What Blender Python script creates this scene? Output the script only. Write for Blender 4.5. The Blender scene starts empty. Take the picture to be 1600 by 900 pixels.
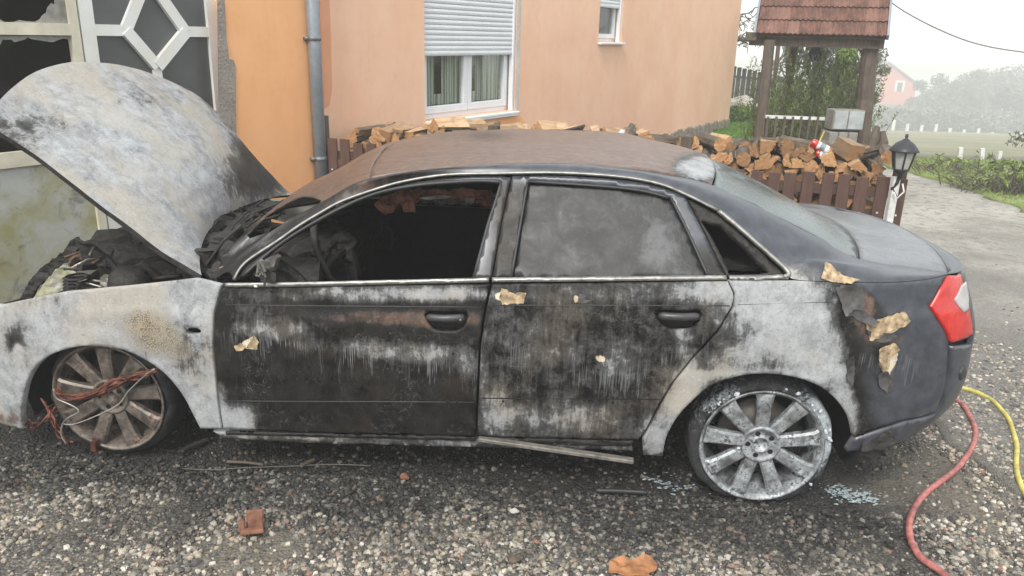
import bpy, bmesh, math, random
import numpy as np
from mathutils import Vector, Matrix, noise as mnoise
from mathutils.geometry import delaunay_2d_cdt
random.seed(7); RNG=np.random.default_rng(7)
R=math.radians
scene=bpy.context.scene; COL=scene.collection
# ------------------------------------------------------------------ camera, sky, sun, exposure
FPX,PITCH,ROLL,CAMH=1213.,.3172,.0266,1.755
_cp,_sp,_cr,_sr=math.cos(PITCH),math.sin(PITCH),math.cos(ROLL),math.sin(ROLL)
_r0=np.array([1,0,0.]);_u0=np.array([0,_sp,_cp]);CF=np.array([0,_cp,-_sp])
CR=_cr*_r0+_sr*_u0;CU=-_sr*_r0+_cr*_u0
cam=bpy.data.objects.new('camera',bpy.data.cameras.new('camera'));COL.objects.link(cam)
cam.matrix_world=Matrix(((CR[0],CU[0],-CF[0],0),(CR[1],CU[1],-CF[1],0),(CR[2],CU[2],-CF[2],CAMH),(0,0,0,1)))
cam.data.sensor_width=36;cam.data.lens=FPX/1600*36;cam.data.clip_end=1500;cam.data.clip_start=.05
scene.camera=cam
SUN_EL,SUN_AZ=R(48),R(200)
world=bpy.data.worlds.new('World');scene.world=world;world.use_nodes=True
wn=world.node_tree;wn.nodes.clear()
wo=wn.nodes.new('ShaderNodeOutputWorld');wb=wn.nodes.new('ShaderNodeBackground');ws=wn.nodes.new('ShaderNodeTexSky')
ws.sky_type='NISHITA';ws.sun_disc=False;ws.sun_elevation=SUN_EL;ws.sun_rotation=SUN_AZ;ws.air_density=1.0;ws.dust_density=6;ws.altitude=0
hs=wn.nodes.new('ShaderNodeHueSaturation');hs.inputs['Saturation'].default_value=.22
gm=wn.nodes.new('ShaderNodeMix');gm.data_type='RGBA';gm.inputs[0].default_value=.72;gm.inputs[7].default_value=(9.2,9.6,9.7,1)
wn.links.new(ws.outputs[0],hs.inputs['Color']);wn.links.new(hs.outputs[0],gm.inputs[6]);wn.links.new(gm.outputs[2],wb.inputs[0])
wn.links.new(wb.outputs[0],wo.inputs[0]);wb.inputs[1].default_value=.093
sd=bpy.data.lights.new('sun','SUN');sd.energy=1.3;sd.angle=R(14);sd.color=(1,.96,.9)
sun=bpy.data.objects.new('sun',sd);COL.objects.link(sun)
_s=Vector((math.sin(SUN_AZ)*math.cos(SUN_EL),math.cos(SUN_AZ)*math.cos(SUN_EL),math.sin(SUN_EL)))
sun.rotation_euler=_s.to_track_quat('Z','Y').to_euler()
scene.view_settings.view_transform='Standard';scene.view_settings.look='None';scene.view_settings.gamma=1
scene.view_settings.exposure=.95
scene.cycles.volume_bounces=2;scene.cycles.max_bounces=8
# ------------------------------------------------------------------ survey helpers (photo sight lines -> places)
CX,CY,YAW=-1.597,3.689,-.0773
_c,_s2=math.cos(YAW),math.sin(YAW)
CAM=np.array([0,0,CAMH])
def ray(u,v):return CF+CR*((u-800)/FPX)-CU*((v-450)/FPX)
def w2c(p):
    x,y=p[0]-CX,p[1]-CY
    return np.array([_c*x+_s2*y,-_s2*x+_c*y,p[2]])
CAMC=w2c(CAM)
def rayc(u,v):
    d=ray(u,v);return np.array([_c*d[0]+_s2*d[1],-_s2*d[0]+_c*d[1],d[2]])
CRC,CUC,CFC=[np.array([_c*d[0]+_s2*d[1],-_s2*d[0]+_c*d[1],d[2]]) for d in (CR,CU,CF)]
def projc(p):
    d=np.asarray(p)-CAMC;w=d@CFC
    return np.stack([800+FPX*(d@CRC)/w,450-FPX*(d@CUC)/w],-1)
def onY(u,v,y):
    d=rayc(u,v);return CAMC+d*((y-CAMC[1])/d[1])
def gnd(u,v,z=0.):
    d=ray(u,v);return CAM+d*((z-CAMH)/d[2])
def atY(u,v,Y):
    d=ray(u,v);return CAM+d*(Y/d[1])
def spl(xs,ys,n=400):
    xs=np.array(xs,float);ys=np.array(ys,float);d=np.diff(ys)/np.diff(xs);m=np.zeros(len(xs))
    for i in range(1,len(xs)-1):
        if d[i-1]*d[i]>0:
            a,b=xs[i]-xs[i-1],xs[i+1]-xs[i];w1,w2=2*b+a,b+2*a;m[i]=(w1+w2)/(w1/d[i-1]+w2/d[i])
    m[0],m[-1]=d[0],d[-1]
    def f(x):
        x=np.asarray(x,float);i=np.clip(np.searchsorted(xs,x)-1,0,len(xs)-2);h=xs[i+1]-xs[i];t=(x-xs[i])/h
        tt=np.clip(t,0,1);r=ys[i]*(2*tt**3-3*tt**2+1)+ys[i+1]*(-2*tt**3+3*tt**2)+h*m[i]*(tt**3-2*tt**2+tt)+h*m[i+1]*(tt**3-tt**2)
        return r+np.where(t<0,t*h*m[0],0)+np.where(t>1,(t-1)*h*m[-1],0)
    return f
def sstep(a,b,x):
    t=np.clip((np.asarray(x,float)-a)/(b-a),0,1);return t*t*(3-2*t)
# ------------------------------------------------------------------ object helpers
def tag(o,label=None,cat=None,group=None,kind=None):
    if label:o['label']=label
    if cat:o['category']=cat
    if group:o['group']=group
    if kind:o['kind']=kind
    return o
def empty(name,loc=(0,0,0),rz=0,**k):
    o=bpy.data.objects.new(name,None);COL.objects.link(o);o.location=loc;o.rotation_euler=(0,0,rz);o.empty_display_size=.1
    return tag(o,**k)
def link(name,me,parent=None,mat=None,smooth=False,**k):
    if mat is not None:
        for m in (mat if isinstance(mat,(list,tuple)) else [mat]):me.materials.append(m)
    if smooth:me.polygons.foreach_set('use_smooth',[True]*len(me.polygons))
    o=bpy.data.objects.new(name,me);COL.objects.link(o)
    if parent:o.parent=parent
    return tag(o,**k)
class MB:
    def __init__(s):s.v=[];s.f=[];s.m=[]
    def add(s,vs,fs,mi=0):
        n=len(s.v);s.v+=[tuple(map(float,v)) for v in vs];s.f+=[tuple(i+n for i in f) for f in fs];s.m+=[mi]*len(fs);return s
    def box(s,a,b,mi=0,M=None,bev=0):
        x0,y0,z0=a;x1,y1,z1=b
        if bev>0:
            vs=[];
            for z in (z0,z1):
                for (x,y) in ((x0,y0),(x1,y0),(x1,y1),(x0,y1)):vs.append((x,y,z))
            bm=bmesh.new();V=[bm.verts.new(v) for v in vs]
            for f in ((0,3,2,1),(4,5,6,7),(0,1,5,4),(1,2,6,5),(2,3,7,6),(3,0,4,7)):bm.faces.new([V[i] for i in f])
            bmesh.ops.bevel(bm,geom=bm.edges[:]+bm.verts[:],offset=bev,segments=1,affect='EDGES')
            bm.verts.index_update();vs=[M@v.co if M else v.co for v in bm.verts];fs=[[v.index for v in f.verts] for f in bm.faces];bm.free();return s.add(vs,fs,mi)
        vs=[(x0,y0,z0),(x1,y0,z0),(x1,y1,z0),(x0,y1,z0),(x0,y0,z1),(x1,y0,z1),(x1,y1,z1),(x0,y1,z1)]
        if M:vs=[M@Vector(v) for v in vs]
        return s.add(vs,[(0,3,2,1),(4,5,6,7),(0,1,5,4),(1,2,6,5),(2,3,7,6),(3,0,4,7)],mi)
    def beam(s,p,q,w,h,mi=0,up=(0,0,1),bev=0):
        p,q=Vector(p),Vector(q);d=(q-p);L=d.length;d.normalize();up=Vector(up)
        if abs(d.dot(up))>.99:up=Vector((0,1,0))
        x=d.cross(up).normalized();z=x.cross(d)
        M=Matrix(((x.x,d.x,z.x,p.x),(x.y,d.y,z.y,p.y),(x.z,d.z,z.z,p.z),(0,0,0,1)))
        return s.box((-w/2,0,-h/2),(w/2,L,h/2),mi,M,bev)
    def tube(s,pts,r,n=8,mi=0,caps=True):
        P=[Vector(p) for p in pts];rs=r if isinstance(r,(list,tuple)) else [r]*len(P);vs=[];fs=[]
        up=Vector((0,0,1));prev=None
        for i,p in enumerate(P):
            d=(P[min(i+1,len(P)-1)]-P[max(i-1,0)])
            if d.length<1e-9:d=Vector((0,0,1))
            d.normalize()
            if prev is None:
                a=d.cross(up)
                if a.length<.1:a=d.cross(Vector((1,0,0)))
            else:a=prev-d*prev.dot(d)
            a.normalize();prev=a;b=d.cross(a)
            for k in range(n):
                t=2*math.pi*k/n;vs.append(p+(a*math.cos(t)+b*math.sin(t))*rs[i])
        for i in range(len(P)-1):
            for k in range(n):
                k2=(k+1)%n;fs.append((i*n+k,i*n+k2,(i+1)*n+k2,(i+1)*n+k))
        if caps:fs.append(tuple(reversed(range(n))));fs.append(tuple(range((len(P)-1)*n,len(P)*n)))
        return s.add(vs,fs,mi)
    def lathe(s,prof,n=32,mi=0,axis='z',c=(0,0,0),closed=False):
        vs=[];fs=[];m=len(prof)
        for k in range(n):
            t=2*math.pi*k/n
            for r,h in prof:
                if axis=='z':vs.append((c[0]+r*math.cos(t),c[1]+r*math.sin(t),c[2]+h))
                else:vs.append((c[0]+r*math.cos(t),c[1]+h,c[2]+r*math.sin(t)))
        for k in range(n):
            k2=(k+1)%n
            for i in range(m-1+(1 if closed else 0)):
                j=(i+1)%m;q=(k*m+i,k2*m+i,k2*m+j,k*m+j)
                fs.append(q if axis=='z' else q[::-1])
        return s.add(vs,fs,mi)
    def mesh(s,name='m'):
        me=bpy.data.meshes.new(name);me.from_pydata(s.v,[],s.f);me.polygons.foreach_set('material_index',s.m);me.update();return me
    def build(s,name,mat=None,parent=None,smooth=False,**k):return link(name,s.mesh(name),parent,mat,smooth,**k)
def fixnormals(me):
    bm=bmesh.new();bm.from_mesh(me);bmesh.ops.recalc_face_normals(bm,faces=bm.faces);bm.to_mesh(me);bm.free()
def copy_tree(o,parent=None):
    c=o.copy();COL.objects.link(c)
    if parent:c.parent=parent
    for ch in list(o.children):copy_tree(ch,c)
    return c
# ------------------------------------------------------------------ material helpers
class NB:
    def __init__(s,name):
        s.m=bpy.data.materials.new(name);s.m.use_nodes=True;s.t=s.m.node_tree;s.t.nodes.clear()
        s.out=s.t.nodes.new('ShaderNodeOutputMaterial');s._obj=None
    def n(s,ty,**k):
        x=s.t.nodes.new(ty)
        for a,b in k.items():setattr(x,a,b)
        return x
    def L(s,a,b):
        if isinstance(a,(int,float)):b.default_value=a
        elif isinstance(a,tuple):b.default_value=(a+(1,)) if len(a)==3 and b.type=='RGBA' else a
        else:s.t.links.new(a,b)
    def obj(s):
        if s._obj is None:s._obj=s.n('ShaderNodeTexCoord').outputs['Object']
        return s._obj
    def gen(s):return s.n('ShaderNodeNewGeometry').outputs['Position']
    def mapv(s,v,scale=(1,1,1),rot=(0,0,0),loc=(0,0,0)):
        m=s.n('ShaderNodeMapping');s.L(v,m.inputs[0]);m.inputs['Scale'].default_value=scale;m.inputs['Rotation'].default_value=rot;m.inputs['Location'].default_value=loc;return m.outputs[0]
    def noise(s,scale,detail=4,rough=.55,v=None,dist=0,col=False):
        x=s.n('ShaderNodeTexNoise');s.L(v if v is not None else s.obj(),x.inputs['Vector']);x.inputs['Scale'].default_value=scale
        x.inputs['Detail'].default_value=detail;x.inputs['Roughness'].default_value=rough;x.inputs['Distortion'].default_value=dist
        return x.outputs['Color' if col else 'Fac']
    def voro(s,scale,v=None,feat='F1',out='Distance',rnd=1):
        x=s.n('ShaderNodeTexVoronoi',feature=feat);s.L(v if v is not None else s.obj(),x.inputs['Vector']);x.inputs['Scale'].default_value=scale;x.inputs['Randomness'].default_value=rnd;return x.outputs[out]
    def wave(s,scale,dist=2,v=None,dscale=1,dirn='X',ty='BANDS'):
        x=s.n('ShaderNodeTexWave',wave_type=ty);
        if ty=='BANDS':x.bands_direction=dirn
        s.L(v if v is not None else s.obj(),x.inputs['Vector']);x.inputs['Scale'].default_value=scale;x.inputs['Distortion'].default_value=dist;x.inputs['Detail Scale'].default_value=dscale;return x.outputs['Fac']
    def ramp(s,f,st,const=False):
        x=s.n('ShaderNodeValToRGB');s.L(f,x.inputs[0]);e=x.color_ramp
        if const:e.interpolation='CONSTANT'
        while len(e.elements)<len(st):e.elements.new(.5)
        for i,(p,c) in enumerate(st):
            e.elements[i].position=p;e.elements[i].color=(c+(1,)) if isinstance(c,tuple) else (c,c,c,1)
        return x.outputs[0]
    def rng(s,f,a,b,c=0,d=1):
        x=s.n('ShaderNodeMapRange');s.L(f,x.inputs[0]);x.inputs[1].default_value=a;x.inputs[2].default_value=b;x.inputs[3].default_value=c;x.inputs[4].default_value=d;return x.outputs[0]
    def mix(s,f,a,b,mode='MIX'):
        x=s.n('ShaderNodeMix',data_type='RGBA',blend_type=mode);s.L(f,x.inputs[0]);s.L(a,x.inputs[6]);s.L(b,x.inputs[7]);return x.outputs[2]
    def ma(s,op,a,b=0.,cl=False):
        x=s.n('ShaderNodeMath',operation=op);x.use_clamp=cl;s.L(a,x.inputs[0]);s.L(b,x.inputs[1]);return x.outputs[0]
    def attr(s,name,out='Fac'):
        x=s.n('ShaderNodeAttribute');x.attribute_name=name;return x.outputs[out]
    def sep(s,c):
        x=s.n('ShaderNodeSeparateColor');s.L(c,x.inputs[0]);return x.outputs
    def xyz(s,c):
        x=s.n('ShaderNodeSeparateXYZ');s.L(c,x.inputs[0]);return x.outputs
    def bump(s,h,st=.5,d=.01,nrm=None):
        x=s.n('ShaderNodeBump');s.L(h,x.inputs['Height']);x.inputs['Strength'].default_value=st;x.inputs['Distance'].default_value=d
        if nrm is not None:s.L(nrm,x.inputs['Normal'])
        return x.outputs[0]
    def pbr(s,col,rough=.7,metal=0.,nrm=None,spec=None,**k):
        p=s.n('ShaderNodeBsdfPrincipled');s.L(col,p.inputs['Base Color']);s.L(rough,p.inputs['Roughness']);s.L(metal,p.inputs['Metallic'])
        if nrm is not None:s.L(nrm,p.inputs['Normal'])
        if spec is not None:s.L(spec,p.inputs['Specular IOR Level'])
        for a,b in k.items():s.L(b,p.inputs[a.replace('_',' ')])
        s.t.links.new(p.outputs[0],s.out.inputs[0]);return s.m
def simple(name,col,rough=.7,metal=0.,var=.25,sc=30,bump=.2,bd=.003,sc2=4,**k):
    b=NB(name);n1=b.noise(sc,5);n2=b.noise(sc2,3)
    f=b.ma('ADD',b.ma('MULTIPLY',n1,.5),b.ma('MULTIPLY',n2,.5))
    lo=tuple(c*(1-var) for c in col);hi=tuple(min(1,c*(1+var)) for c in col)
    c=b.mix(b.rng(f,.35,.65),lo,hi)
    return b.pbr(c,b.rng(n2,.3,.7,rough*.85,min(1,rough*1.1)),metal,b.bump(n1,bump,bd),**k)
# ------------------------------------------------------------------ materials
M={}
def body_paint(name,rough0=.45):
    b=NB(name);P=b.sep(b.attr('paint','Color'));Q=b.sep(b.attr('paint2','Color'))
    ash,brown,clean=P[0],P[1],P[2];tan,cream,foam=Q[0],Q[1],Q[2]
    fine=b.noise(90,5,.7);mid=b.noise(17,6,.62,dist=.4);big=b.noise(4,4,.5)
    st=b.noise(1,5,.7,v=b.mapv(b.obj(),(55,55,6.5)),dist=.5)    # drips run down
    st2=b.noise(1,4,.7,v=b.mapv(b.obj(),(150,150,10)))
    n=b.ma('ADD',b.ma('MULTIPLY',mid,.45),b.ma('ADD',b.ma('MULTIPLY',st,.35),b.ma('MULTIPLY',fine,.20)))
    def mask(a,w=.10,g=1.5):
        x=b.ma('ADD',a,b.ma('MULTIPLY',b.ma('SUBTRACT',n,.5),g));return b.rng(x,.5-w,.5+w)
    soot=b.mix(b.rng(mid,.35,.7),(.007,.0065,.006),(.024,.0225,.021))
    soot=b.mix(b.rng(st2,.60,.72,0,.30),soot,(.10,.10,.10))
    soot=b.mix(b.rng(big,.52,.68,0,.5),soot,(.040,.029,.022))
    cp=b.mix(b.rng(mid,.4,.65),(.036,.040,.050),(.064,.070,.084))
    c=b.mix(b.rng(clean,.35,.65),soot,cp)
    br=b.mix(b.rng(b.noise(30,5,.7,v=b.mapv(b.obj(),(1,2.2,1))),.35,.65),(.07,.040,.028),(.19,.118,.086))
    br=b.mix(b.rng(fine,.60,.70),br,(.03,.024,.02));br=b.mix(b.rng(b.noise(1,6,.7,v=b.mapv(b.obj(),(9,70,9))),.50,.66,0,.75),br,(.045,.036,.032))
    c=b.mix(mask(brown,.12,.9),c,br)
    ac=b.mix(b.rng(b.ma('ADD',b.ma('MULTIPLY',mid,.6),b.ma('MULTIPLY',fine,.4)),.38,.62),(.22,.225,.232),(.40,.41,.42))
    ac=b.mix(b.rng(big,.45,.62),ac,(.36,.335,.295))
    ac=b.mix(b.rng(fine,.59,.67,0,.55),ac,(.09,.088,.085));ac=b.mix(b.rng(b.noise(1,6,.75,v=b.mapv(b.obj(),(30,30,110),(0,.5,0)),dist=1.2),.60,.68,0,.6),ac,(.12,.12,.12));ac=b.mix(b.rng(b.noise(45,6,.8,dist=1.5),.56,.62,0,.6),ac,(.46,.46,.45))
    am=b.ma('MULTIPLY',b.ma('ADD',b.ma('MULTIPLY',mask(ash,.34,1.3),.6),b.ma('MULTIPLY',mask(ash,.09,2.2),.4)),b.rng(ash,.02,.2))
    c=b.mix(am,c,ac)
    cr=b.rng(b.voro(115,feat='DISTANCE_TO_EDGE',v=b.mapv(b.obj(),(1,1,1.2))),.02,.22,1,0)
    cr=b.ma('MULTIPLY',cr,b.rng(mid,.38,.55,.25,1));tc=b.mix(cr,(.34,.28,.19),(.085,.075,.06))
    tm=mask(tan,.2,1.1);c=b.mix(tm,c,tc)
    c=b.mix(b.ma('MULTIPLY',mask(foam,.3,1.1),.45),c,(.50,.55,.59))
    c=b.mix(mask(cream,.03,.6),c,b.mix(b.rng(mid,.4,.6),(.45,.36,.24),(.66,.58,.46)))
    # thin ash runs hanging below the washed patches
    dd=b.attr('dripd');dw=b.attr('dripw');ox=b.mapv(b.obj(),(1,1,.02))
    ln=b.noise(34,2,.5,v=ox);th=b.noise(210,2,.5,v=ox);wb=b.noise(1,3,.5,v=b.mapv(b.obj(),(300,300,25)))
    on=b.ma('MULTIPLY',b.rng(b.ma('SUBTRACT',b.rng(ln,.38,.72,.04,.95),dd),.0,.10),b.rng(dd,-.15,.0))
    dm=b.ma('MULTIPLY',b.ma('MULTIPLY',on,b.rng(th,.50,.58)),b.ma('MULTIPLY',dw,b.rng(wb,.3,.5,.4,1)),cl=True)
    dm=b.ma('MULTIPLY',dm,b.rng(b.noise(7,3,.6),.42,.60,.12,1));c=b.mix(b.ma('MULTIPLY',dm,.62),c,(.24,.25,.26))
    # hair-thin lifted edges of peeling paint
    pn=b.noise(13,4,.6,dist=1.4);iso=b.rng(b.ma('ABSOLUTE',b.ma('SUBTRACT',pn,.5)),.002,.010,1,0);ar=b.rng(b.noise(6,3,.5),.50,.58)
    c=b.mix(b.ma('MULTIPLY',b.ma('MULTIPLY',iso,ar),b.rng(clean,.3,.6,.28,.0)),c,b.mix(am,(.24,.235,.225),(.09,.085,.08)))
    bl=b.rng(b.voro(240),.10,.30,1,0);c=b.mix(b.ma('MULTIPLY',b.ma('MULTIPLY',bl,b.rng(b.noise(9,3,.5),.5,.6)),b.rng(clean,.3,.6,.4,.15)),c,(.14,.135,.13))
    rg=b.ma('ADD',b.ma('MULTIPLY',am,.34),b.rng(mid,.3,.7,rough0-.08,rough0+.16))
    rg=b.mix(b.rng(brown,.4,.8,0,.75),rg,(.33,.33,.33))
    rg=b.mix(b.rng(clean,.3,.7,0,.8),rg,(.27,.27,.27))
    h=b.ma('ADD',b.ma('MULTIPLY',fine,.4),b.ma('ADD',b.ma('MULTIPLY',mid,.6),b.ma('MULTIPLY',am,.15)))
    bs=b.n('ShaderNodeBump');b.L(h,bs.inputs['Height']);b.L(b.rng(clean,.2,.7,.42,.06),bs.inputs['Strength']);bs.inputs['Distance'].default_value=.006
    return b.pbr(c,rg,0.,bs.outputs[0],b.rng(b.ma('ADD',b.ma('MULTIPLY',am,.5),b.ma('ADD',clean,b.ma('MULTIPLY',brown,.9))),.1,.9,.15,.65))
M['body']=body_paint('burnt_body_paint')
M['soot']=simple('soot_black',(.006,.006,.006),.95,var=.5,sc=60,bump=.6,bd=.006)
M['char']=simple('charred_debris',(.020,.018,.016),.7,var=.85,sc=35,bump=1,bd=.01,sc2=9)
M['char_brown']=simple('rust_brown_debris',(.10,.055,.036),.8,var=.6,sc=40,bump=.8,bd=.008,sc2=12)
M['trim']=simple('dull_chrome_trim',(.27,.265,.25),.42,.75,var=.35,sc=60,sc2=14,bump=.25,bd=.002)
M['rubber']=simple('burnt_rubber',(.018,.018,.019),.8,var=.5,sc=70,bump=.8,bd=.005)
M['seal']=simple('dark_seal',(.03,.03,.032),.5,var=.3,sc=50,bump=.2)
b=NB('sooty_glass');st=b.noise(1,5,.7,v=b.mapv(b.obj(),(40,40,5)));f=b.noise(12,6,.65,dist=.6);g=b.noise(70,4,.7)
Px=b.sep(b.attr('paint','Color'))
c=b.mix(b.rng(f,.35,.7),(.016,.016,.017),(.034,.034,.036));c=b.mix(b.rng(g,.62,.70,0,.5),c,(.09,.09,.09));c=b.mix(b.rng(b.noise(1,6,.8,v=b.mapv(b.obj(),(60,60,25)),dist=2),.60,.66,0,.35),c,(.16,.16,.16))
am=b.rng(b.ma('ADD',Px[0],b.ma('MULTIPLY',b.ma('SUBTRACT',b.ma('ADD',b.ma('MULTIPLY',f,.6),b.ma('MULTIPLY',st,.4)),.5),1.6)),.35,.65)
c=b.mix(b.ma('MULTIPLY',am,.55),c,(.16,.165,.17))
M['sootglass']=b.pbr(c,b.rng(f,.3,.7,.35,.6),0.,b.bump(g,.15,.002),.35)
b=NB('wet_rear_glass');f=b.noise(9,5,.6,dist=.5);g=b.noise(160,3,.7)
c=b.mix(b.rng(f,.35,.65),(.045,.06,.06),(.10,.13,.125));c=b.mix(b.rng(g,.6,.68,0,.3),c,(.22,.23,.23))
M['rearglass']=b.pbr(c,b.rng(f,.3,.7,.12,.35),0.,b.bump(g,.25,.002))
def rim_mat(name,lo,hi,dirt,dm):
    b=NB(name);f=b.noise(14,6,.65,dist=.5);g=b.noise(80,4,.7)
    c=b.mix(b.rng(f,.38,.62),lo,hi);c=b.mix(b.rng(b.ma('ADD',b.ma('MULTIPLY',g,.5),b.ma('MULTIPLY',f,.5)),.52,.60,0,dm),c,dirt)
    return b.pbr(c,b.rng(f,.3,.7,.32,.6),.35,b.bump(g,.4,.002))
M['rim_rear']=rim_mat('ashy_alloy',(.10,.10,.10),(.50,.53,.55),(.035,.035,.035),.9)
M['rim_front']=rim_mat('rusty_alloy',(.065,.055,.048),(.26,.22,.185),(.085,.035,.02),.9)
M['foam']=simple('extinguisher_foam',(.48,.53,.57),.9,var=.35,sc=60,bump=.8,bd=.006)
M['foamblue']=simple('bluish_foam',(.26,.31,.33),.9,var=.5,sc=60,bump=.8,bd=.006)
b=NB('red_lamp_lens');g=b.wave(60,.3,dirn='X');f=b.noise(20,4)
M['lamp_red']=b.pbr(b.mix(b.rng(f,.3,.7),(.42,.012,.010),(.60,.035,.025)),b.rng(f,.3,.7,.15,.35),0.,b.bump(g,.05,.001),Coat_Weight=.4)
M['lamp_white']=simple('clear_lamp_lens',(.42,.40,.40),.25,var=.15)
M['handle']=simple('door_handle_plastic',(.05,.05,.052),.38,var=.3)
M['oldtrim']=simple('scorched_sill_strip',(.17,.155,.135),.6,.25,var=.5,sc=40,sc2=12,bump=.4)
M['brake']=simple('brake_disc_metal',(.12,.11,.10),.6,.5)
M['metal_hose']=simple('bare_metal_pipe',(.34,.32,.29),.4,.6,var=.4)
# ---- building
def stucco(name,lo,hi,stain=.25):
    b=NB(name);f=b.noise(1.3,4,.6);g=b.noise(170,4,.75);m=b.noise(9,5,.65);dr=b.noise(1,4,.6,v=b.mapv(b.obj(),(5,5,.5)))
    c=b.mix(b.rng(f,.35,.65),lo,hi);c=b.mix(b.rng(m,.5,.8,0,.25),c,tuple(x*.78 for x in lo));c=b.mix(b.rng(dr,.5,.75,0,stain),c,tuple(x*.72 for x in lo))
    v=b.voro(55);c=b.mix(b.rng(v,.0,.12,.3,0),c,tuple(x*.55 for x in lo));c=b.mix(b.rng(g,.50,.66,0,.22),c,tuple(x*.62 for x in lo));c=b.mix(b.rng(b.noise(3,6,.7,dist=1),.60,.70,0,.22),c,tuple(x*.7 for x in lo))
    return b.pbr(c,.92,0.,b.bump(b.ma('ADD',g,b.ma('MULTIPLY',m,.8)),.55,.006))
M['peach']=stucco('peach_stucco',(.80,.475,.315),(.86,.56,.395),.12)
M['orange']=stucco('orange_stucco',(.80,.40,.18),(.86,.46,.225),.18)
M['mortar']=simple('bare_mortar',(.27,.24,.21),.95,var=.35,sc=50,bump=1,bd=.01)
M['stone']=simple('plinth_stone',(.22,.19,.15),.9,var=.35,sc=20,bump=.8,bd=.01)
M['pvc']=simple('white_pvc',(.74,.76,.78),.35,var=.05,bump=.02)
M['shutter']=simple('white_shutter',(.66,.69,.72),.45,var=.06,bump=.03)
b=NB('garage_white');f=b.noise(2.2,5,.6);g=b.noise(30,5,.7);px=b.xyz(b.obj())
c=b.mix(b.rng(f,.4,.65,0,.6),(.72,.74,.73),(.64,.60,.50));c=b.mix(b.rng(g,.6,.7,0,.3),c,(.4,.36,.3))
M['doorwhite']=b.pbr(c,.5,0.,b.bump(g,.1,.002))
b=NB('scorched_panel');f=b.noise(3.2,6,.62,dist=.6);g=b.noise(22,6,.7)
c=b.mix(b.rng(f,.38,.62),(.33,.31,.16),(.46,.47,.44));c=b.mix(b.rng(b.noise(5,6,.7,dist=1),.55,.68,0,.85),c,(.13,.13,.13));c=b.mix(b.rng(g,.6,.72,0,.5),c,(.2,.19,.17))
M['scorched']=b.pbr(c,.55,0.,b.bump(g,.3,.003))
b=NB('dark_door_glass');f=b.noise(3,4,.5);sc=b.rng(b.noise(1,5,.7,v=b.mapv(b.obj(),(3,3,40),(0,.6,.3))),.66,.72,0,.35)
c=b.mix(b.rng(f,.3,.7),(.060,.066,.068),(.095,.10,.10));c=b.mix(sc,c,(.3,.3,.28))
M['doorglass']=b.pbr(c,.3)
M['brokenglass']=simple('sooted_glass_shard',(.26,.255,.23),.5,var=.35,sc=25,bump=.3)
M['room']=simple('dark_room',(.022,.018,.015),.9)
M['zinc']=simple('painted_downpipe',(.24,.27,.30),.4,.3,var=.15)
M['clip']=simple('pipe_bracket',(.17,.18,.19),.5,.5)
M['curtain']=NB('net_curtain').pbr((.62,.60,.54),.9)
b=NB('window_glass')
tr=b.n('ShaderNodeBsdfTransparent');gl=b.n('ShaderNodeBsdfGlossy');gl.inputs['Roughness'].default_value=.03;fr=b.n('ShaderNodeFresnel');fr.inputs[0].default_value=1.6
mx=b.n('ShaderNodeMixShader');mx.inputs[0].default_value=.13;tr.inputs[0].default_value=(.85,.88,.86,1)
b.t.links.new(tr.outputs[0],mx.inputs[1]);b.t.links.new(gl.outputs[0],mx.inputs[2]);b.t.links.new(mx.outputs[0],b.out.inputs[0]);M['glass']=b.m
# ---- wood
def wood(name,lo,hi,ax=(1,1,12),rough=.75,sc=1):
    b=NB(name);oi=b.n('ShaderNodeObjectInfo').outputs['Random'];v=b.n('ShaderNodeVectorMath',operation='ADD');b.L(b.obj(),v.inputs[0]);cb=b.n('ShaderNodeCombineXYZ');b.L(b.ma('MULTIPLY',oi,37),cb.inputs[0]);b.L(b.ma('MULTIPLY',oi,91),cb.inputs[2]);b.L(cb.outputs[0],v.inputs[1])
    w=b.noise(1,5,.65,v=b.mapv(v.outputs[0],tuple(60*sc/a for a in ax)),dist=.3);g=b.noise(8,3,.5,v=v.outputs[0])
    c=b.mix(b.rng(w,.32,.68),lo,hi);c=b.mix(b.rng(g,.5,.75,0,.4),c,tuple(x*.6 for x in lo))
    c=b.mix(b.rng(oi,0,1,0,.3),c,tuple(x*.6 for x in lo));return b.pbr(c,rough,0.,b.bump(w,.5,.003))
M['picket']=wood('brown_stained_picket',(.075,.036,.026),(.135,.072,.053))
M['oldwood']=wood('weathered_wood',(.07,.052,.038),(.15,.115,.085))
M['darkwood']=wood('dark_fence_wood',(.05,.05,.05),(.10,.10,.10))
M['bark']=wood('log_bark',(.055,.042,.03),(.19,.15,.11),(4,10,4),.9,1.4)
def cutwood(name,lo,hi):
    b=NB(name);oi=b.n('ShaderNodeObjectInfo').outputs['Random'];w=b.noise(1,5,.6,v=b.mapv(b.obj(),(38,6,38)),dist=.3);g=b.noise(14,3)
    c=b.mix(b.rng(w,.32,.68),lo,hi);rg_=b.wave(16,6,ty='RINGS',v=b.mapv(b.obj(),(3.2,.2,3.2)));c=b.mix(b.rng(rg_,.3,.9,0,.35),c,tuple(x*.55 for x in lo));c=b.mix(b.rng(g,.55,.7,0,.45),c,tuple(x*.5 for x in lo));c=b.mix(b.rng(oi,.45,1,0,.72),c,tuple(x*.34 for x in lo));return b.pbr(c,.8,0.,b.bump(w,.5,.004))
M['split']=cutwood('split_wood_face',(.40,.25,.13),(.66,.47,.30))
M['end']=cutwood('log_end_grain',(.34,.165,.065),(.60,.345,.165))
b=NB('clay_roof_tile');oi=b.n('ShaderNodeObjectInfo').outputs['Random'];f=b.noise(9,6,.7,v=b.gen());g=b.noise(40,5,.7)
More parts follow.
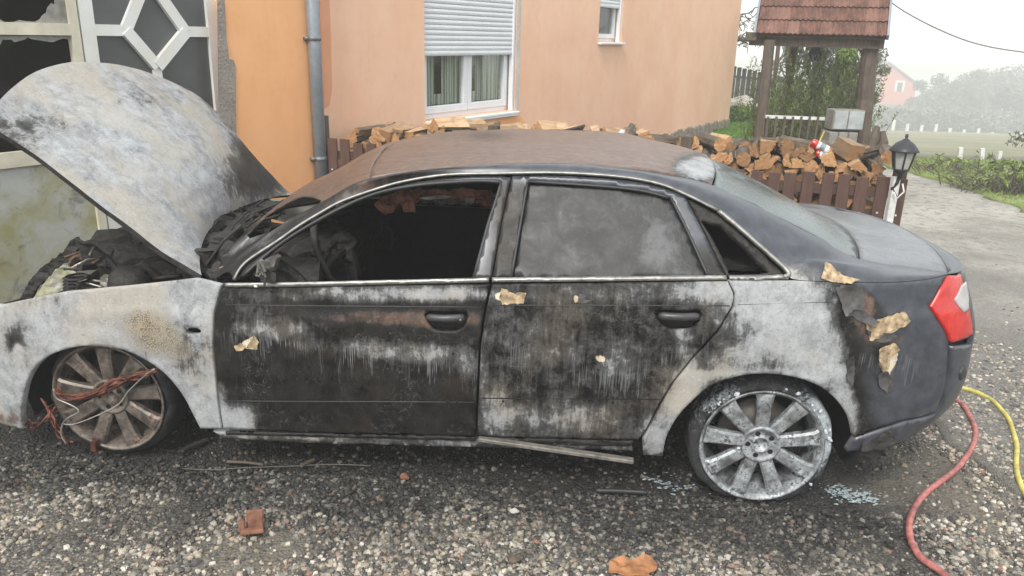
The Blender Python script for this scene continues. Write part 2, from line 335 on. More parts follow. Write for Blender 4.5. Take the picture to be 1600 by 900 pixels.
c=b.mix(b.rng(f,.35,.65),(.085,.038,.026),(.24,.105,.068));c=b.mix(b.rng(b.noise(1,5,.7,v=b.mapv(b.obj(),(42,5,5))),.44,.62,0,.85),c,(.05,.03,.024));c=b.mix(b.rng(g,.5,.68,0,.6),c,(.045,.028,.022));c=b.mix(b.rng(oi,.55,1,0,.5),c,(.36,.20,.15))
M['tile']=b.pbr(c,.75,0.,b.bump(g,.5,.006))
M['iron']=simple('black_lantern_metal',(.035,.037,.042),.45,.3,var=.3)
M['frost']=simple('frosted_lantern_pane',(.40,.40,.36),.35,var=.12,sc2=14)
M['whitepost']=simple('white_painted_wood',(.62,.62,.60),.6,var=.2)
M['zincbox']=simple('grey_meter_box',(.33,.35,.35),.5,var=.3,sc=12)
M['slab']=simple('grey_block',(.22,.21,.19),.9,var=.3)
# ---- foliage
def leafm(name,lo,hi,rough=.6):
    b=NB(name);rn=b.attr('shade');g=b.noise(3,3,v=b.gen());c=b.mix(rn,lo,hi);c=b.mix(b.rng(g,.35,.65,0,.5),c,tuple(x*.55 for x in lo));return b.pbr(c,rough,0.,None,.3)
M['shrub']=leafm('shrub_green',(.07,.11,.03),(.26,.32,.11))
M['treeleaf']=leafm('tree_green_misted',(.09,.11,.08),(.21,.23,.17))  # greyed and lightened so the leaf colour itself carries some haze
M['fartree']=leafm('far_tree_misted',(.14,.15,.13),(.21,.22,.19))  # pale grey leaves put part of the fog into their colour
M['grassm']=leafm('grass_blades',(.13,.20,.04),(.30,.37,.10))
M['lawnm']=leafm('lawn_blades',(.06,.15,.012),(.15,.27,.03))
M['twig']=simple('bare_twig',(.11,.09,.07),.85)
M['redhose']=simple('red_rubber_hose',(.38,.13,.115),.55,var=.5,sc=45,sc2=9,bump=.3)
M['yelhose']=simple('yellow_hose',(.50,.44,.10),.5,var=.4,sc=45,sc2=9,bump=.3)
M['terra']=simple('terracotta',(.19,.085,.052),.9,var=.55,sc=40,bump=.7,bd=.006)
M['leafbrown']=simple('dry_brown_leaf',(.30,.135,.055),.7,var=.55,sc=30,bump=.6,bd=.005)
M['wire']=simple('grey_wire',(.16,.16,.15),.5,.5)
M['copper']=simple('scorched_copper',(.13,.045,.028),.55,.3,var=.8,sc2=20)
M['cream']=simple('cream_filler',(.34,.25,.15),.75,var=.8,sc=55,sc2=30)
M['redwall']=simple('red_house_wall',(.55,.12,.08),.9)
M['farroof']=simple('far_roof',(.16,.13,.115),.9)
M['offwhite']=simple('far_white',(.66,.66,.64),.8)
M['rock']=simple('pale_rock',(.42,.40,.36),.9,var=.3,sc=10,bump=.8,bd=.02)
# ================================================================== THE CAR
car=empty('burnt_car',(CX,CY,0),YAW,label='burnt-out dark four-door saloon car with raised ashy bonnet on the gravel',cat='car')
Wf=spl([.05,.15,.20,.26,.45,.60,.735,.78,.86,.89,.93,1.0,1.1,1.2,1.3],[.80,.83,.845,.858,.872,.873,.866,.857,.846,.838,.812,.768,.708,.648,.585])
gx=[(-.9,.60),(-.8,.74),(-.7,.84),(-.55,.92),(-.3,.965),(0,.99),(.4,1),(1.2,1.005),(2.2,1.0),(2.65,.985),(2.95,.955)]
rp=[(2.95,.955),(3.08,.93),(3.2,.895),(3.31,.84),(3.40,.765),(3.47,.66),(3.515,.52),(3.54,.35),(3.55,.18),(3.553,0)]
_u=[2.95]
for i in range(1,len(rp)):_u.append(_u[-1]+math.hypot(rp[i][0]-rp[i-1][0],.86*(rp[i][1]-rp[i-1][1])))
gU=spl([a for a,_ in gx]+_u[1:],[g for _,g in gx]+[g for _,g in rp[1:]]);xU=spl([-1]+_u,[-1+0]+[a for a,_ in rp])
UMAX=_u[-1]
kz=spl([.0,.2,.33,.45,.60,.72,.80,.92,1.1],[.16,.10,.02,.0,.0,.03,.06,.11,.2])
def S(u,z):
    u=np.asarray(u,float);z=np.asarray(z,float);zt=z-.042*(np.clip(u,-.6,3.3)-1.6)
    x=np.where(u<=2.95,u,xU(u))-kz(zt)*sstep(2.95,3.5,u)
    return np.stack([x,-Wf(zt)*gU(u),z],-1)
Zc=spl([-.2,.10,.28,.51,.79,.99,1.15,1.35,1.65,1.9,2.12,2.35,2.6,2.85,3.06,3.13,3.25,3.45,3.6],[.66,.76,.822,.978,1.147,1.247,1.275,1.29,1.308,1.312,1.305,1.272,1.205,1.10,1.002,.99,.982,.962,.935])
qx=spl([-1,0,.9,1.25,2.0,2.5,3.0,3.2,4],[.25,.25,.25,.12,-.1,-.22,-.15,0,0])
def H(x,y):
    x=np.asarray(x,float);y=np.asarray(y,float)
    return np.stack([x,y,Zc(x-qx(x)*y*y)-.09*y*y-.25*np.maximum(np.abs(y)-.55,0)**2],-1)
def inv(surf,px,guess):
    a=np.array(guess,float);t=np.array(px,float)
    for _ in range(25):
        e=projc(surf(a[0],a[1]))-t;h=1e-4
        J=np.stack([(projc(surf(a[0]+h,a[1]))-t-e)/h,(projc(surf(a[0],a[1]+h))-t-e)/h],-1)
        try:d=np.linalg.solve(J,-e)
        except Exception:break
        n=np.linalg.norm(d);a=a+d*min(1,.15/max(n,1e-9))
        if n<1e-6:break
    return a
def toS(pts):
    o=[]
    for p in pts:
        g=onY(p[0],p[1],-.84 if p[1]>430 else -.68);r=inv(S,p,(min(g[0],3.3),g[2]));o.append((r[0],r[1]))
    return o
def toH(pts):
    o=[]
    for p in pts:
        g=onY(p[0],p[1],-.55);r=inv(H,p,(g[0],-.55));o.append((r[0],r[1]))
    return o
def cur(pts,k=4,closed=False):
    P=[np.array(p,float) for p in pts];n=len(P);o=[]
    for i in range(n-1):
        a=P[max(i-1,0)];b_=P[i];c=P[i+1];d=P[min(i+2,n-1)]
        for j in range(k):
            t=j/k;o.append(tuple(.5*((2*b_)+(c-a)*t+(2*a-5*b_+4*c-d)*t*t+(3*b_-a-3*c+d)*t**3)))
    o.append(tuple(P[-1]));return o
def inpoly(P,poly):
    x,y=P[:,0],P[:,1];r=np.zeros(len(P),bool);q=np.array(poly)
    for i in range(len(q)):
        a=q[i];b_=q[(i+1)%len(q)]
        if a[1]==b_[1]:continue
        r^=((a[1]>y)!=(b_[1]>y))&(x<(b_[0]-a[0])*(y-a[1])/(b_[1]-a[1])+a[0])
    return r
def dpoly(P,poly):
    q=np.array(poly);d=np.full(len(P),1e9)
    for i in range(len(q)):
        a=q[i];e=q[(i+1)%len(q)]-a;L=e@e
        if L<1e-14:continue
        t=np.clip(((P-a)@e)/L,0,1);d=np.minimum(d,np.hypot(*(P-a-t[:,None]*e).T))
    return d
def dens(poly,res):
    o=[];n=len(poly)
    for i in range(n):
        a=np.array(poly[i]);c=np.array(poly[(i+1)%n]);k=max(1,int(math.ceil(np.hypot(*(c-a))/res)))
        if np.hypot(*(c-a))<1e-5:continue
        for j in range(k):o.append(a+(c-a)*j/k)
    return np.array(o)
def shrinkp(poly,d):
    q=np.array(poly);A=0.5*np.sum(q[:,0]*np.roll(q[:,1],-1)-np.roll(q[:,0],-1)*q[:,1]);s_=1 if A>0 else -1
    e=np.roll(q,-1,0)-np.roll(q,1,0);n=np.stack([-e[:,1],e[:,0]],-1)*s_;n/=np.maximum(np.hypot(*n.T),1e-9)[:,None];return q+n*d
def normals(surf,P,out):
    h=1e-3;a=surf(P[:,0]+h,P[:,1])-surf(P[:,0]-h,P[:,1]);c=surf(P[:,0],P[:,1]+h)-surf(P[:,0],P[:,1]-h);n=np.cross(a,c);n/=np.maximum(np.linalg.norm(n,axis=1),1e-12)[:,None]
    s_=np.sign((n@np.array(out)));s_[s_==0]=1
    return n*s_[:,None]
def patch(poly,surf,res=.012,holes=(),thick=.018,shrink=.002,out=(0,-1,.3),rough=0,off=0.,back=False,disp=None):
    """curved sheet metal cut to an outline, with a returned edge"""
    q=dens(poly,res);q=shrinkp(q,shrink) if shrink else q;loops=[q]
    for h_ in holes:
        hh=dens(h_,res);loops.append(shrinkp(hh,-shrink) if shrink else hh)
    lo,hi=q.min(0),q.max(0);gx_=np.arange(lo[0]+res*.5,hi[0],res);gy_=np.arange(lo[1]+res*.5,hi[1],res)
    G=np.stack(np.meshgrid(gx_,gy_),-1).reshape(-1,2);G=G+RNG.uniform(-.12,.12,G.shape)*res
    if len(G):
        k=inpoly(G,q)
        for l in loops[1:]:k&=~inpoly(G,l)
        G=G[k];
    for l in loops:
        if len(G):G=G[dpoly(G,l)>res*.45]
    V=[];E=[]
    for l in loops:
        n0=len(V);V+=[Vector(p) for p in l];E+=[(n0+i,n0+(i+1)%len(l)) for i in range(len(l))]
    V+=[Vector(p) for p in G]
    r=delaunay_2d_cdt(V,E,[],0,1e-7);vs=np.array([tuple(v) for v in r[0]]);fs=np.array([f for f in r[2] if len(f)==3])
    ce=vs[fs].mean(1);k=inpoly(ce,q)
    for l in loops[1:]:k&=~inpoly(ce,l)
    fs=fs[k];X=surf(vs[:,0],vs[:,1]);N=normals(surf,vs,out)
    if off:X=X+N*off
    if disp is not None:X=X+N*disp(X)[:,None]
    f0=fs[0];fn=np.cross(X[fs[:,1]]-X[fs[:,0]],X[fs[:,2]]-X[fs[:,0]]);fl=(fn*N[fs[:,0]]).sum(1)<0;fs[fl]=fs[fl][:,::-1]
    cnt={}
    for f in fs:
        for a,c in ((f[0],f[1]),(f[1],f[2]),(f[2],f[0])):cnt[(a,c)]=1
    be=[(a,c) for (a,c) in cnt if (c,a) not in cnt]
    bv=sorted({i for e in be for i in e});mp={v:len(X)+i for i,v in enumerate(bv)}
    X2=X[bv]-N[bv]*thick;allv=np.vstack([X,X2]);faces=[tuple(f) for f in fs.tolist()]+[(int(c),int(a),mp[a],mp[c]) for a,c in be]
    if back:
        n0=len(allv);allv=np.vstack([allv,X-N*thick]);faces+=[(a+n0,c+n0,b_+n0) for a,b_,c in fs.tolist()]
    me=bpy.data.meshes.new('panel');me.from_pydata(allv.tolist(),[],faces);me.update();me['nf']=len(fs);return me
def blobs(px,L):
    r=np.zeros(len(px))
    for cx,cy,rx,ry,w,*a in L:
        t=math.radians(a[0]) if a else 0;dx,dy=px[:,0]-cx,px[:,1]-cy;p,q=dx*math.cos(t)+dy*math.sin(t),-dx*math.sin(t)+dy*math.cos(t)
        r+=w*np.exp(-((p/rx)**2+(q/ry)**2)**1.3)
    return r
PA={'ash':[(600,459,150,13,.55),(700,459,60,14,.3),(430,515,75,22,.40),(480,540,30,12,.2),(560,540,50,16,.28),(640,550,75,16,.42),(690,560,40,20,.2),(385,475,45,25,.25),(372,655,30,24,.85),(345,640,12,40,.5),(735,570,20,40,.3),  # first two strips put the front door's pale upper sheen into the colour
 (1095,452,55,20,.42),(920,463,120,12,.15),(870,655,120,24,.26),(960,560,26,24,.26),(1065,520,10,40,.26),(850,540,60,40,.14),(775,640,25,50,.25),
 (1215,470,80,52,.85),(1270,545,60,50,.75,35),(1170,555,60,26,.5,-20),(1065,625,26,60,.75,25),(1022,690,22,30,.55),(1320,640,26,60,.7),(1185,445,60,14,.5),(1190,585,150,10,.4),
 (230,215,170,110,.1),(1225,430,12,10,.6)],
 'brown':[(500,470,0.1,.1,0),(620,497,170,16,.55),(700,510,60,25,.28)],  # wide band paints the browner part of the front door's sheen
 'clean':[(1420,520,75,190,1.2),(1100,300,190,70,1.),(1280,380,90,45,1.),(950,265,200,20,.8),(1465,620,70,90,.9),(740,360,30,90,.5),(1340,440,60,30,.6)],
 'tan':[(240,525,52,42,.62),(190,495,60,25,.30),(290,560,30,40,.30),(1050,610,24,30,.45),(985,600,30,10,.1)],
 'foam':[(1290,560,40,60,.25,30),(1240,470,60,28,.25),(300,425,30,12,.1)],
 'cream':[(386,538,16,9,.75,-15),(397,533,9,13,.5),(790,463,20,10,.85),(900,467,7,9,.7),(938,560,16,10,.6),(852,455,10,6,.5),(782,515,10,12,.45),(1305,430,34,10,.4,-8),(1385,510,36,15,.95,-18),(1388,560,17,26,.9,15),(1392,600,9,16,.5),(1155,705,1,1,0)]}
PBASE={'fender':dict(ash=.80),'door_f':dict(ash=.03),'door_r':dict(ash=.20,clean=.0),'quarter':dict(ash=.16),'roof':dict(brown=1.),'wind':dict(brown=.85,ash=.05),'side':dict(clean=.25,ash=.06),'hood':dict(ash=.80),'bumper':dict(clean=.75),'frame':dict(ash=.02,clean=.3),'trunk':dict(clean=1.,ash=.12),'sill':dict(ash=.42,brown=.30,tan=.25),'rglass':dict()}
PX2={'roof':{'ash':[(1095,262,42,20,1.)],'brown':[(1095,262,46,24,-1.2),(760,212,60,12,-.5)]},'side':{'brown':[(560,300,90,24,.5,-25)],'ash':[(415,365,60,14,.3,-35)]},
 'wind':{'brown':[(380,390,70,30,-.7,-40)],'ash':[(400,365,70,8,.5,-35)]},
 'hood':{'ash':[(405,270,60,50,-.72),(345,165,90,13,-.6,42),(20,215,60,30,-.35),(380,230,70,10,-.3,50),(60,190,70,16,-.25),(230,150,50,26,-.2)],'foam':[(240,250,110,60,.42,35),(180,170,80,40,.28)],'brown':[(310,400,60,30,.2),(40,240,60,30,.25)]},
 'fender':{'brown':[(10,620,45,40,.35),(20,655,40,12,.7),(120,535,80,10,.3),(330,600,12,60,.25)],'ash':[(24,533,17,26,-.75),(28,552,8,14,.9),(20,655,40,10,-.4),(60,470,60,18,-.2),(295,555,40,50,-.35),(230,535,30,25,-.2)]},
 'quarter':{'ash':[(1400,520,70,170,-.6),(1350,540,26,90,-.35)],'brown':[(1335,472,36,24,.55),(1350,500,26,40,.45),(1388,528,34,14,.6),(1392,595,12,34,.5)],'clean':[(1335,480,40,40,-.9),(1390,540,30,60,-.8)]}}
def paint(me,base,mir=False):
    co=np.empty(len(me.vertices)*3);me.vertices.foreach_get('co',co);co=co.reshape(-1,3);px=projc(co);bs=PBASE[base];ex=PX2.get(base,{})
    A={}
    for k in ('ash','brown','clean','tan','cream','foam'):
        use=base in('fender','door_f','door_r','quarter','side','bumper','frame','sill') and not(base in('fender','side') and k=='ash' and 0)
        v=np.full(len(px),float(bs.get(k,0.)))
        if use:v+=blobs(px,PA.get(k,[]))
        v+=blobs(px,ex.get(k,[]));A[k]=np.clip(v,0,1)
    yb=np.interp(px[:,0],[340,420,480,560,600,640,700,740,760,830,900,960,1040,1100,1330,1345,1420,1480],[520,528,545,548,556,560,566,580,500,560,570,585,560,520,560,560,560,600])
    wd=np.interp(px[:,0],[340,400,430,700,740,770,850,880,960,1000,1060,1100,1140,1325,1340,1400,1440],[.2,.7,1,1,.8,.5,.35,.5,.7,.5,.7,.4,0,0,.8,.7,.2])
    for nm,val in (('dripd',(px[:,1]-yb)/62.),('dripw',wd)):
        at=me.attributes.new(nm,'FLOAT','POINT');at.data.foreach_set('value',np.ascontiguousarray(val,dtype=np.float32))
    for nm,ks in (('paint',('ash','brown','clean')),('paint2',('tan','cream','foam'))):
        at=me.attributes.new(nm,'FLOAT_COLOR','POINT');d=np.ones((len(px),4));
        for i,k in enumerate(ks):d[:,i]=A[k]
        at.data.foreach_set('color',d.ravel())
def dent(amp=.0025,sc=5.,seed=0):
    def f(X):
        return np.array([amp*mnoise.noise(Vector((x*sc+seed,y*sc,z*sc))) for x,y,z in X])
    return f
def lean(o,k=.030):
    '''the wreck sags a little towards its far rear corner'''
    me=o.data;co=np.empty(len(me.vertices)*3);me.vertices.foreach_get('co',co);co=co.reshape(-1,3);co[:,2]-=k*sstep(2.3,3.0,co[:,0])*(np.clip(co[:,1],-.7,1)+.7);me.vertices.foreach_set('co',co.ravel());me.update();return o
def flipcopy(o):
    c=o.copy();c.data=o.data.copy();COL.objects.link(c);me=c.data;co=np.empty(len(me.vertices)*3);me.vertices.foreach_get('co',co);co=co.reshape(-1,3);co[:,1]*=-1;me.vertices.foreach_set('co',co.ravel());me.flip_normals();me.update();return lean(c)
def panel(name,poly,surf,base,mat=None,parent=car,mirror=True,lab=None,**k):
    me=patch(poly,surf,**k);paint(me,base);o=link(name,me,parent,mat or M['body'],True)
    if lab:o['label']=lab
    if mirror:
        c=flipcopy(o)
        if lab:del c['label']
    return o
# ---- outlines on the side surface
TRIM=cur([(363,437),(383,410),(433,377),(467,353),(500,333),(533,315),(583,297),(633,283),(700,273),(780,271),(873,270),(967,276),(1029,287),(1072,304),(1122,329),(1153,354),(1203,398),(1230,424),(1238,434)],4)
TRIMS=toS(TRIM)
archF=cur([(313,670),(300,645),(289,624),(272,600),(249,577),(209,553),(169,543),(124,542),(84,553),(58,571),(42,598),(35,630),(33,652),(37,671)],3)
fen=toS([(346,444),(334,487),(332,540),(338,607),(347,670)]+archF)
p0=fen[-1]
fen+=[(p0[0]-.04,p0[1]-.002),(p0[0]-.12,p0[1]+.015),(-.62,max(.26,p0[1]+.03)),(-.80,.30),(-.86,.42),(-.86,.60),(-.80,.70)]+toS([(0,475.5),(31,469),(98,456),(200,446),(307,433)])
far_f=panel('front_fender',[(-.02,.66),(.05,.68),(.2,.64),(.32,.52),(.37,.3),(.5,.21),(.5,.80),(.3,.795),(-.02,.78)],S,'fender',thick=.03,mirror=False,disp=dent(.008,5));far_f.scale=(1,-1,1)
fender=panel('front_fender',fen,S,'fender',thick=.03,mirror=False,disp=dent(.004,4),res=.011,holes=[toS([(290,516),(296,513.5),(307,513.5),(313,516),(313,520),(306,522.5),(296,522.5),(290,520)])])
dl=toS([(348,449),(336,487),(334,540),(340,607),(349,671),(450,675),(600,679),(743,682),(746,600),(749,540),(757,484),(766,443)])
HANDF=toS([(663,492),(668,487),(728,488),(731,494),(728,503),(722,512),(712,517),(690,517),(676,514),(668,505)])
doorf=panel('front_door',dl,S,'door_f',holes=[HANDF],disp=dent(.0025,5,3),res=.010,label=None) if False else panel('front_door',dl,S,'door_f',holes=[HANDF],disp=dent(.0025,5,3),res=.010)
dr=toS([(769,443),(759,484),(751,540),(748,600),(745,682),(870,685),(998,688),(1011,669),(1029,633),(1050,598),(1085,555),(1121,516),(1144,479),(1147,465),(1146,457),(1137,438)])
HANDR=toS([(1024,490),(1030,485),(1090,486),(1095,491),(1092,502),(1084,511),(1070,514),(1048,514),(1034,508)])
doorr=panel('rear_door',dr,S,'door_r',holes=[HANDR],disp=dent(.003,6,9),res=.010)
# quarter panel with arch
archR=cur([(1036,714),(1040,690),(1047,672),(1060,650),(1079,630),(1107,606),(1149,590),(1196,584),(1243,590),(1280,604),(1308,627),(1327,655),(1334,683)],3)
qp=toS([(1240,437),(1137,436),(1148,459),(1147,479),(1124,516),(1088,555),(1053,598),(1032,633),(1014,669),(1003,688),(1004,712)]+archR+[(1345,680),(1378,668),(1415,656),(1460,646),(1471,622),(1478,600),(1484,540),(1476,515),(1452,479),(1469,450),(1481,428)])
q_top=cur(toS([(1481,428),(1440,437),(1380,441),(1300,440),(1240,437)]),5)[:-1]
qtr=panel('rear_quarter_panel',qp+q_top[1:],S,'quarter',thick=.03,disp=dent(.004,5,5),res=.011)
# band between the side surface and the roof / glass
PAIRS=[((363,437),(337,430)),((383,410),(357,413)),((433,377),(402,378)),((467,353),(447,346)),((500,333),(482,327)),((533,315),(518,307)),((583,297),(578,279)),((633,283),(622,270.5)),((700,273),(700,262)),((780,271),(790,257)),((873,270),(880,256)),((967,276),(950,261)),((1029,287),(1010,267)),((1072,304),(1060,276)),((1122,329),(1113,289)),((1153,354),(1160,311)),((1203,398),(1225,343)),((1230,424),(1290,378)),((1240,436),(1345,405)),((1300,440),(1383,413)),((1380,441),(1420,418)),((1440,437),(1455,423)),((1481,428),(1483,426))]
Lp=[np.array(p) for p in toS([a for a,_ in PAIRS])];Ep=[np.array(p) for p in toH([c for _,c in PAIRS])]
Ld=np.array(cur(Lp,5));Ed=np.array(cur(Ep,5))
def farcopy(o):
    c=o.copy();c.data=o.data.copy();COL.objects.link(c);me=c.data;co=np.empty(len(me.vertices)*3);me.vertices.foreach_get('co',co);co=co.reshape(-1,3);co[:,1]*=-1;me.vertices.foreach_set('co',co.ravel());me.flip_normals();me.update();lean(c);lean(o);return c
def strip(La,Ea,n=8,name='side',f0=S,f1=H,bul=.42):
    A=f0(La[:,0],La[:,1]);B=f1(Ea[:,0],Ea[:,1]);h=1e-3
    tA=f0(La[:,0],La[:,1]+h)-A;tA/=np.linalg.norm(tA,axis=1)[:,None];B2=f1(Ea[:,0],Ea[:,1]-h);tB=B2-B;tB/=np.linalg.norm(tB,axis=1)[:,None]
    D=np.linalg.norm(A-B,axis=1)[:,None];bul=(bul-(bul-.16)*sstep(2.65,3.0,A[:,0]))[:,None];P1=A+tA*D*bul;P2=B+tB*D*bul;rows=[]
    for j in range(n+1):
        t=j/n;rows.append(A*(1-t)**3+3*P1*t*(1-t)**2+3*P2*t*t*(1-t)+B*t**3)
    V=np.stack(rows,1).reshape(-1,3);F=[];m=n+1
    for i in range(len(A)-1):
        for j in range(n):F.append((i*m+j,(i+1)*m+j,(i+1)*m+j+1,i*m+j+1))
    me=bpy.data.meshes.new('strip');me.from_pydata(V.tolist(),[],F);me.update();return me
def mirrored(o):return flipcopy(o)
me=strip(Ld,Ed,10);paint(me,'side');o=link('side_rail',me,car,M['body'],True);farcopy(o)
# ---- roof, windshield, backlight, deck
E_=lambda a,c:[tuple(p) for p in Ed[a*5:c*5+1]]
def mir(pts):return [(x,-y) for x,y in reversed(pts)]
ws_edge=E_(0,6);rf_edge=E_(6,14);bl_edge=E_(14,18);dk_edge=E_(18,22)
ct=inv(H,(574,250),(1.0,-.2))
def arc(a,dx,n=10):   # cross-car line from (x,y) to mirrored, bowed by dx at the centre
    return [(a[0]+dx*(1-(t/a[1])**2),t) for t in np.linspace(a[1],-a[1],n)[1:-1]]
roof=rf_edge+arc(rf_edge[-1],.07)+mir(rf_edge)+arc((rf_edge[0][0],-rf_edge[0][1]),-.07)
panel('roof',roof,H,'roof',mirror=False,res=.016,out=(0,0,1),disp=dent(.007,3,2))
HOLEW=toH([(382,363),(410,338),(447,316),(470,307),(487,306),(499,311),(497,318),(487,327),(464,338),(440,348),(415,361),(390,370)])
wst=ws_edge+arc(ws_edge[-1],-.07)+mir(ws_edge)+arc((ws_edge[0][0],-ws_edge[0][1]),-.12)
panel('windscreen',[p for p in wst],H,'wind',mirror=False,res=.014,out=(0,0,1),holes=[HOLEW],disp=dent(.014,4,4),shrink=.003,off=-.004,thick=.006)
blk=bl_edge+arc(bl_edge[-1],.10)+mir(bl_edge)+arc((bl_edge[0][0],-bl_edge[0][1]),.07)
lean(panel('rear_window_glass',blk,H,'rglass',M['rearglass'],mirror=False,res=.03,out=(0,0,1),shrink=.004,off=-.006,thick=.006))
dx1=arc(dk_edge[-1],.10)
b=NB('wet_boot_lid_sheen');f=b.noise(5,5,.6);g=b.noise(120,4,.8);m2=b.noise(22,5,.7,dist=.5)  # pale base colour stands in for sky reflected in the wet dark paint
c=b.mix(b.rng(f,.35,.65),(.10,.105,.115),(.155,.16,.17));c=b.mix(b.rng(g,.60,.68,0,.6),c,(.26,.265,.27));c=b.mix(b.rng(m2,.60,.70,0,.4),c,(.06,.06,.065))
M['decktop']=b.pbr(c,b.rng(m2,.3,.7,.25,.42),0.,b.bump(g,.25,.002),.6)
deck=dk_edge+dx1+mir(dk_edge)+arc((dk_edge[0][0],-dk_edge[0][1]),.10)
lean(panel('trunk_lid',deck,H,'trunk',M['decktop'],mirror=False,res=.02,out=(0,0,1)))
# rear face under the deck edge
zr=.93
uL=qp[-1][0]
rear=[(uL+.20,.965-.02)]
_t=toS([(1481,429),(1493,429.5),(1486,536),(1476,515),(1452,479),(1469,450)]);_uq=toS([(1511,470)])[0][0];lampo=_t[:2]+[(_uq,_t[1][1]-.004),(_uq+.004,.80),(_uq,_t[2][1]+.004)]+_t[2:]
print('UMAX',UMAX,'lamp',[(round(a,3),round(c,3)) for a,c in lampo])
uq=max(a for a,c in lampo)
zlt=_t[1][1]+.004
rf=[(uq+.004,.60),(UMAX,.60),(UMAX,zlt-.012),(uq+.004,zlt)]
me=patch(rf,S,res=.02,out=(1,-.1,0));paint(me,'trunk');o=link('trunk_face',me,car,M['body'],True);farcopy(o)
# rear edge strip joins deck and the faces
us=np.linspace(uL,UMAX,16);La=np.stack([us,np.interp(us,[uL,uq,UMAX],[qp[-1][1],zlt,zlt-.012])],-1)
ea=[tuple(dk_edge[-1])]+[p for p in dx1 if p[1]<0]+[(dk_edge[-1][0]+.10,0.)]
ea=np.array(ea);tt=np.linspace(0,1,len(ea));Ea=np.stack([np.interp(np.linspace(0,1,16),tt,ea[:,0]),np.interp(np.linspace(0,1,16),tt,ea[:,1])],-1)
me=strip(La,Ea,6);paint(me,'trunk');o=link('trunk_edge',me,car,M['body'],True);farcopy(o)
me=patch([(uL-.06,.66),(uq+.03,.66),(uq+.03,.915),(uL-.06,.915)],S,res=.03,out=(.5,-1,0),off=-.03,thick=.002);o=link('lamp_housing',me,car,M['soot'],True);mirrored(o)
# tail lamp : red body with a white wedge
me=patch(lampo,S,res=.01,out=(.5,-1,0),thick=.03,shrink=.003,off=.004);lamp=link('tail_lamp',me,car,M['lamp_red'],True)
wl=toS([(1507,440),(1500,446),(1489,468),(1492,474),(1503,488)])+toS([(1511,484),(1511,460)])
me=patch(wl,S,res=.01,out=(.5,-1,0),thick=.004,shrink=0,off=.007);w_=link('lamp_lens',me,lamp,M['lamp_white'],True)
c=flipcopy(lamp);c2=flipcopy(w_);c2.parent=c
# rear bumper
bp=toS([(1335,686),(1346,682),(1380,670),(1416,658),(1462,648),(1474,622),(1481,600),(1487,541)])
bp2=toS([(1322,707),(1355,703),(1406,694),(1457,676)])
bum=bp+[(uq,.66),(uq+.05,.60),(UMAX,.60),(UMAX,.25),(uq+.1,.24)]+list(reversed(bp2))
me=patch(bum,S,res=.016,out=(.5,-1,0),thick=.03,off=.003,disp=dent(.004,6,1));paint(me,'bumper');o=link('rear_bumper',me,car,M['body'],True);mirrored(o)
me=patch(toS([(1497,583),(1504,570),(1508,578),(1505,589),(1498,594)]),S,res=.01,off=.008,thick=.01,out=(.5,-1,0));link('bumper_reflector',me,car,M['seal'],True)
# ---- door frames, pillars and side glass
FR=[(377,431),(410,401),(443,375),(490,346),(533,323),(565,308.5),(600,297),(650,288),(700,283.5),(750,281),(783,283)]
t_a=[p for p in TRIM if p[0]<=798];OFF=[(x+ (0 if x>500 else .6),y+3) for x,y in t_a]
ffr=toS([(x,y) for x,y in OFF]+[(798,276),(783,345),(767,434)]+[(740,434),(752,388),(762,350),(773,317)]+list(reversed(cur(FR,2)))+[(372,437),(364,438)])
me=patch(ffr,S,res=.012,thick=.03,shrink=.001,off=-.006);paint(me,'frame');o=link('front_door_frame',me,car,M['body'],True);mirrored(o)
t_b=[p for p in TRIM if 800<=p[0]<=1070]
RG=[(826,281),(904,286),(967,291),(1010,297),(1047,307),(1069,352),(1088,394),(1105,431),(800,432)]
rfr=[(800,274)]+[(x,y+3) for x,y in t_b]+[(1072,307),(1095,352),(1115,392),(1134,431)]
rfr=toS(rfr+[(769,434),(784,345)])
me=patch(rfr,S,res=.012,thick=.03,shrink=.001,off=-.006,holes=[toS(RG)]);paint(me,'frame');o=link('rear_door_frame',me,car,M['body'],True);mirrored(o)
me=patch(toS(RG),S,res=.02,thick=.004,shrink=-.004,off=-.022)
co=np.array([v.co[:] for v in me.vertices]);px=projc(co);at=me.attributes.new('paint','FLOAT_COLOR','POINT');d=np.zeros((len(px),4));d[:,3]=1
d[:,0]=np.clip(.14+blobs(px,[(1030,390,36,45,.55),(985,320,70,30,.22),(880,345,50,40,.08),(1075,425,30,10,.3)]),0,1);at.data.foreach_set('color',d.ravel())
rg=link('rear_door_glass',me,car,M['sootglass'],True);mirrored(rg)
# seals around glass (thin dark beads)
def bead(name,pts,surf,off,r,mat,n=6,sub=3,mirr=True,closed=False,parent=car):
    q=toS(cur(pts,sub)) if surf is S else toH(cur(pts,sub));q=np.array(q);X=surf(q[:,0],q[:,1]);N=normals(surf,q,(0,-1,.3));X=X+N*off
    mb=MB();mb.tube([tuple(p) for p in X],r,n);o=mb.build(name,mat,parent,True)
    if mirr:mirrored(o)
    return o
bead('window_seal',[(826,282),(904,287),(967,292),(1010,298),(1046,308)],S,-.010,.006,M['seal'])
bead('window_seal',[(1049,309),(1071,352),(1090,394),(1107,431)],S,-.006,.006,M['seal'])
bead('window_seal',[(824,284),(812,355),(799,431)],S,-.006,.005,M['seal'])
bead('window_seal',FR,S,-.010,.008,M['seal'])
bead('window_seal',[(783,284),(772,320),(762,350),(740,432)],S,-.010,.007,M['seal'])
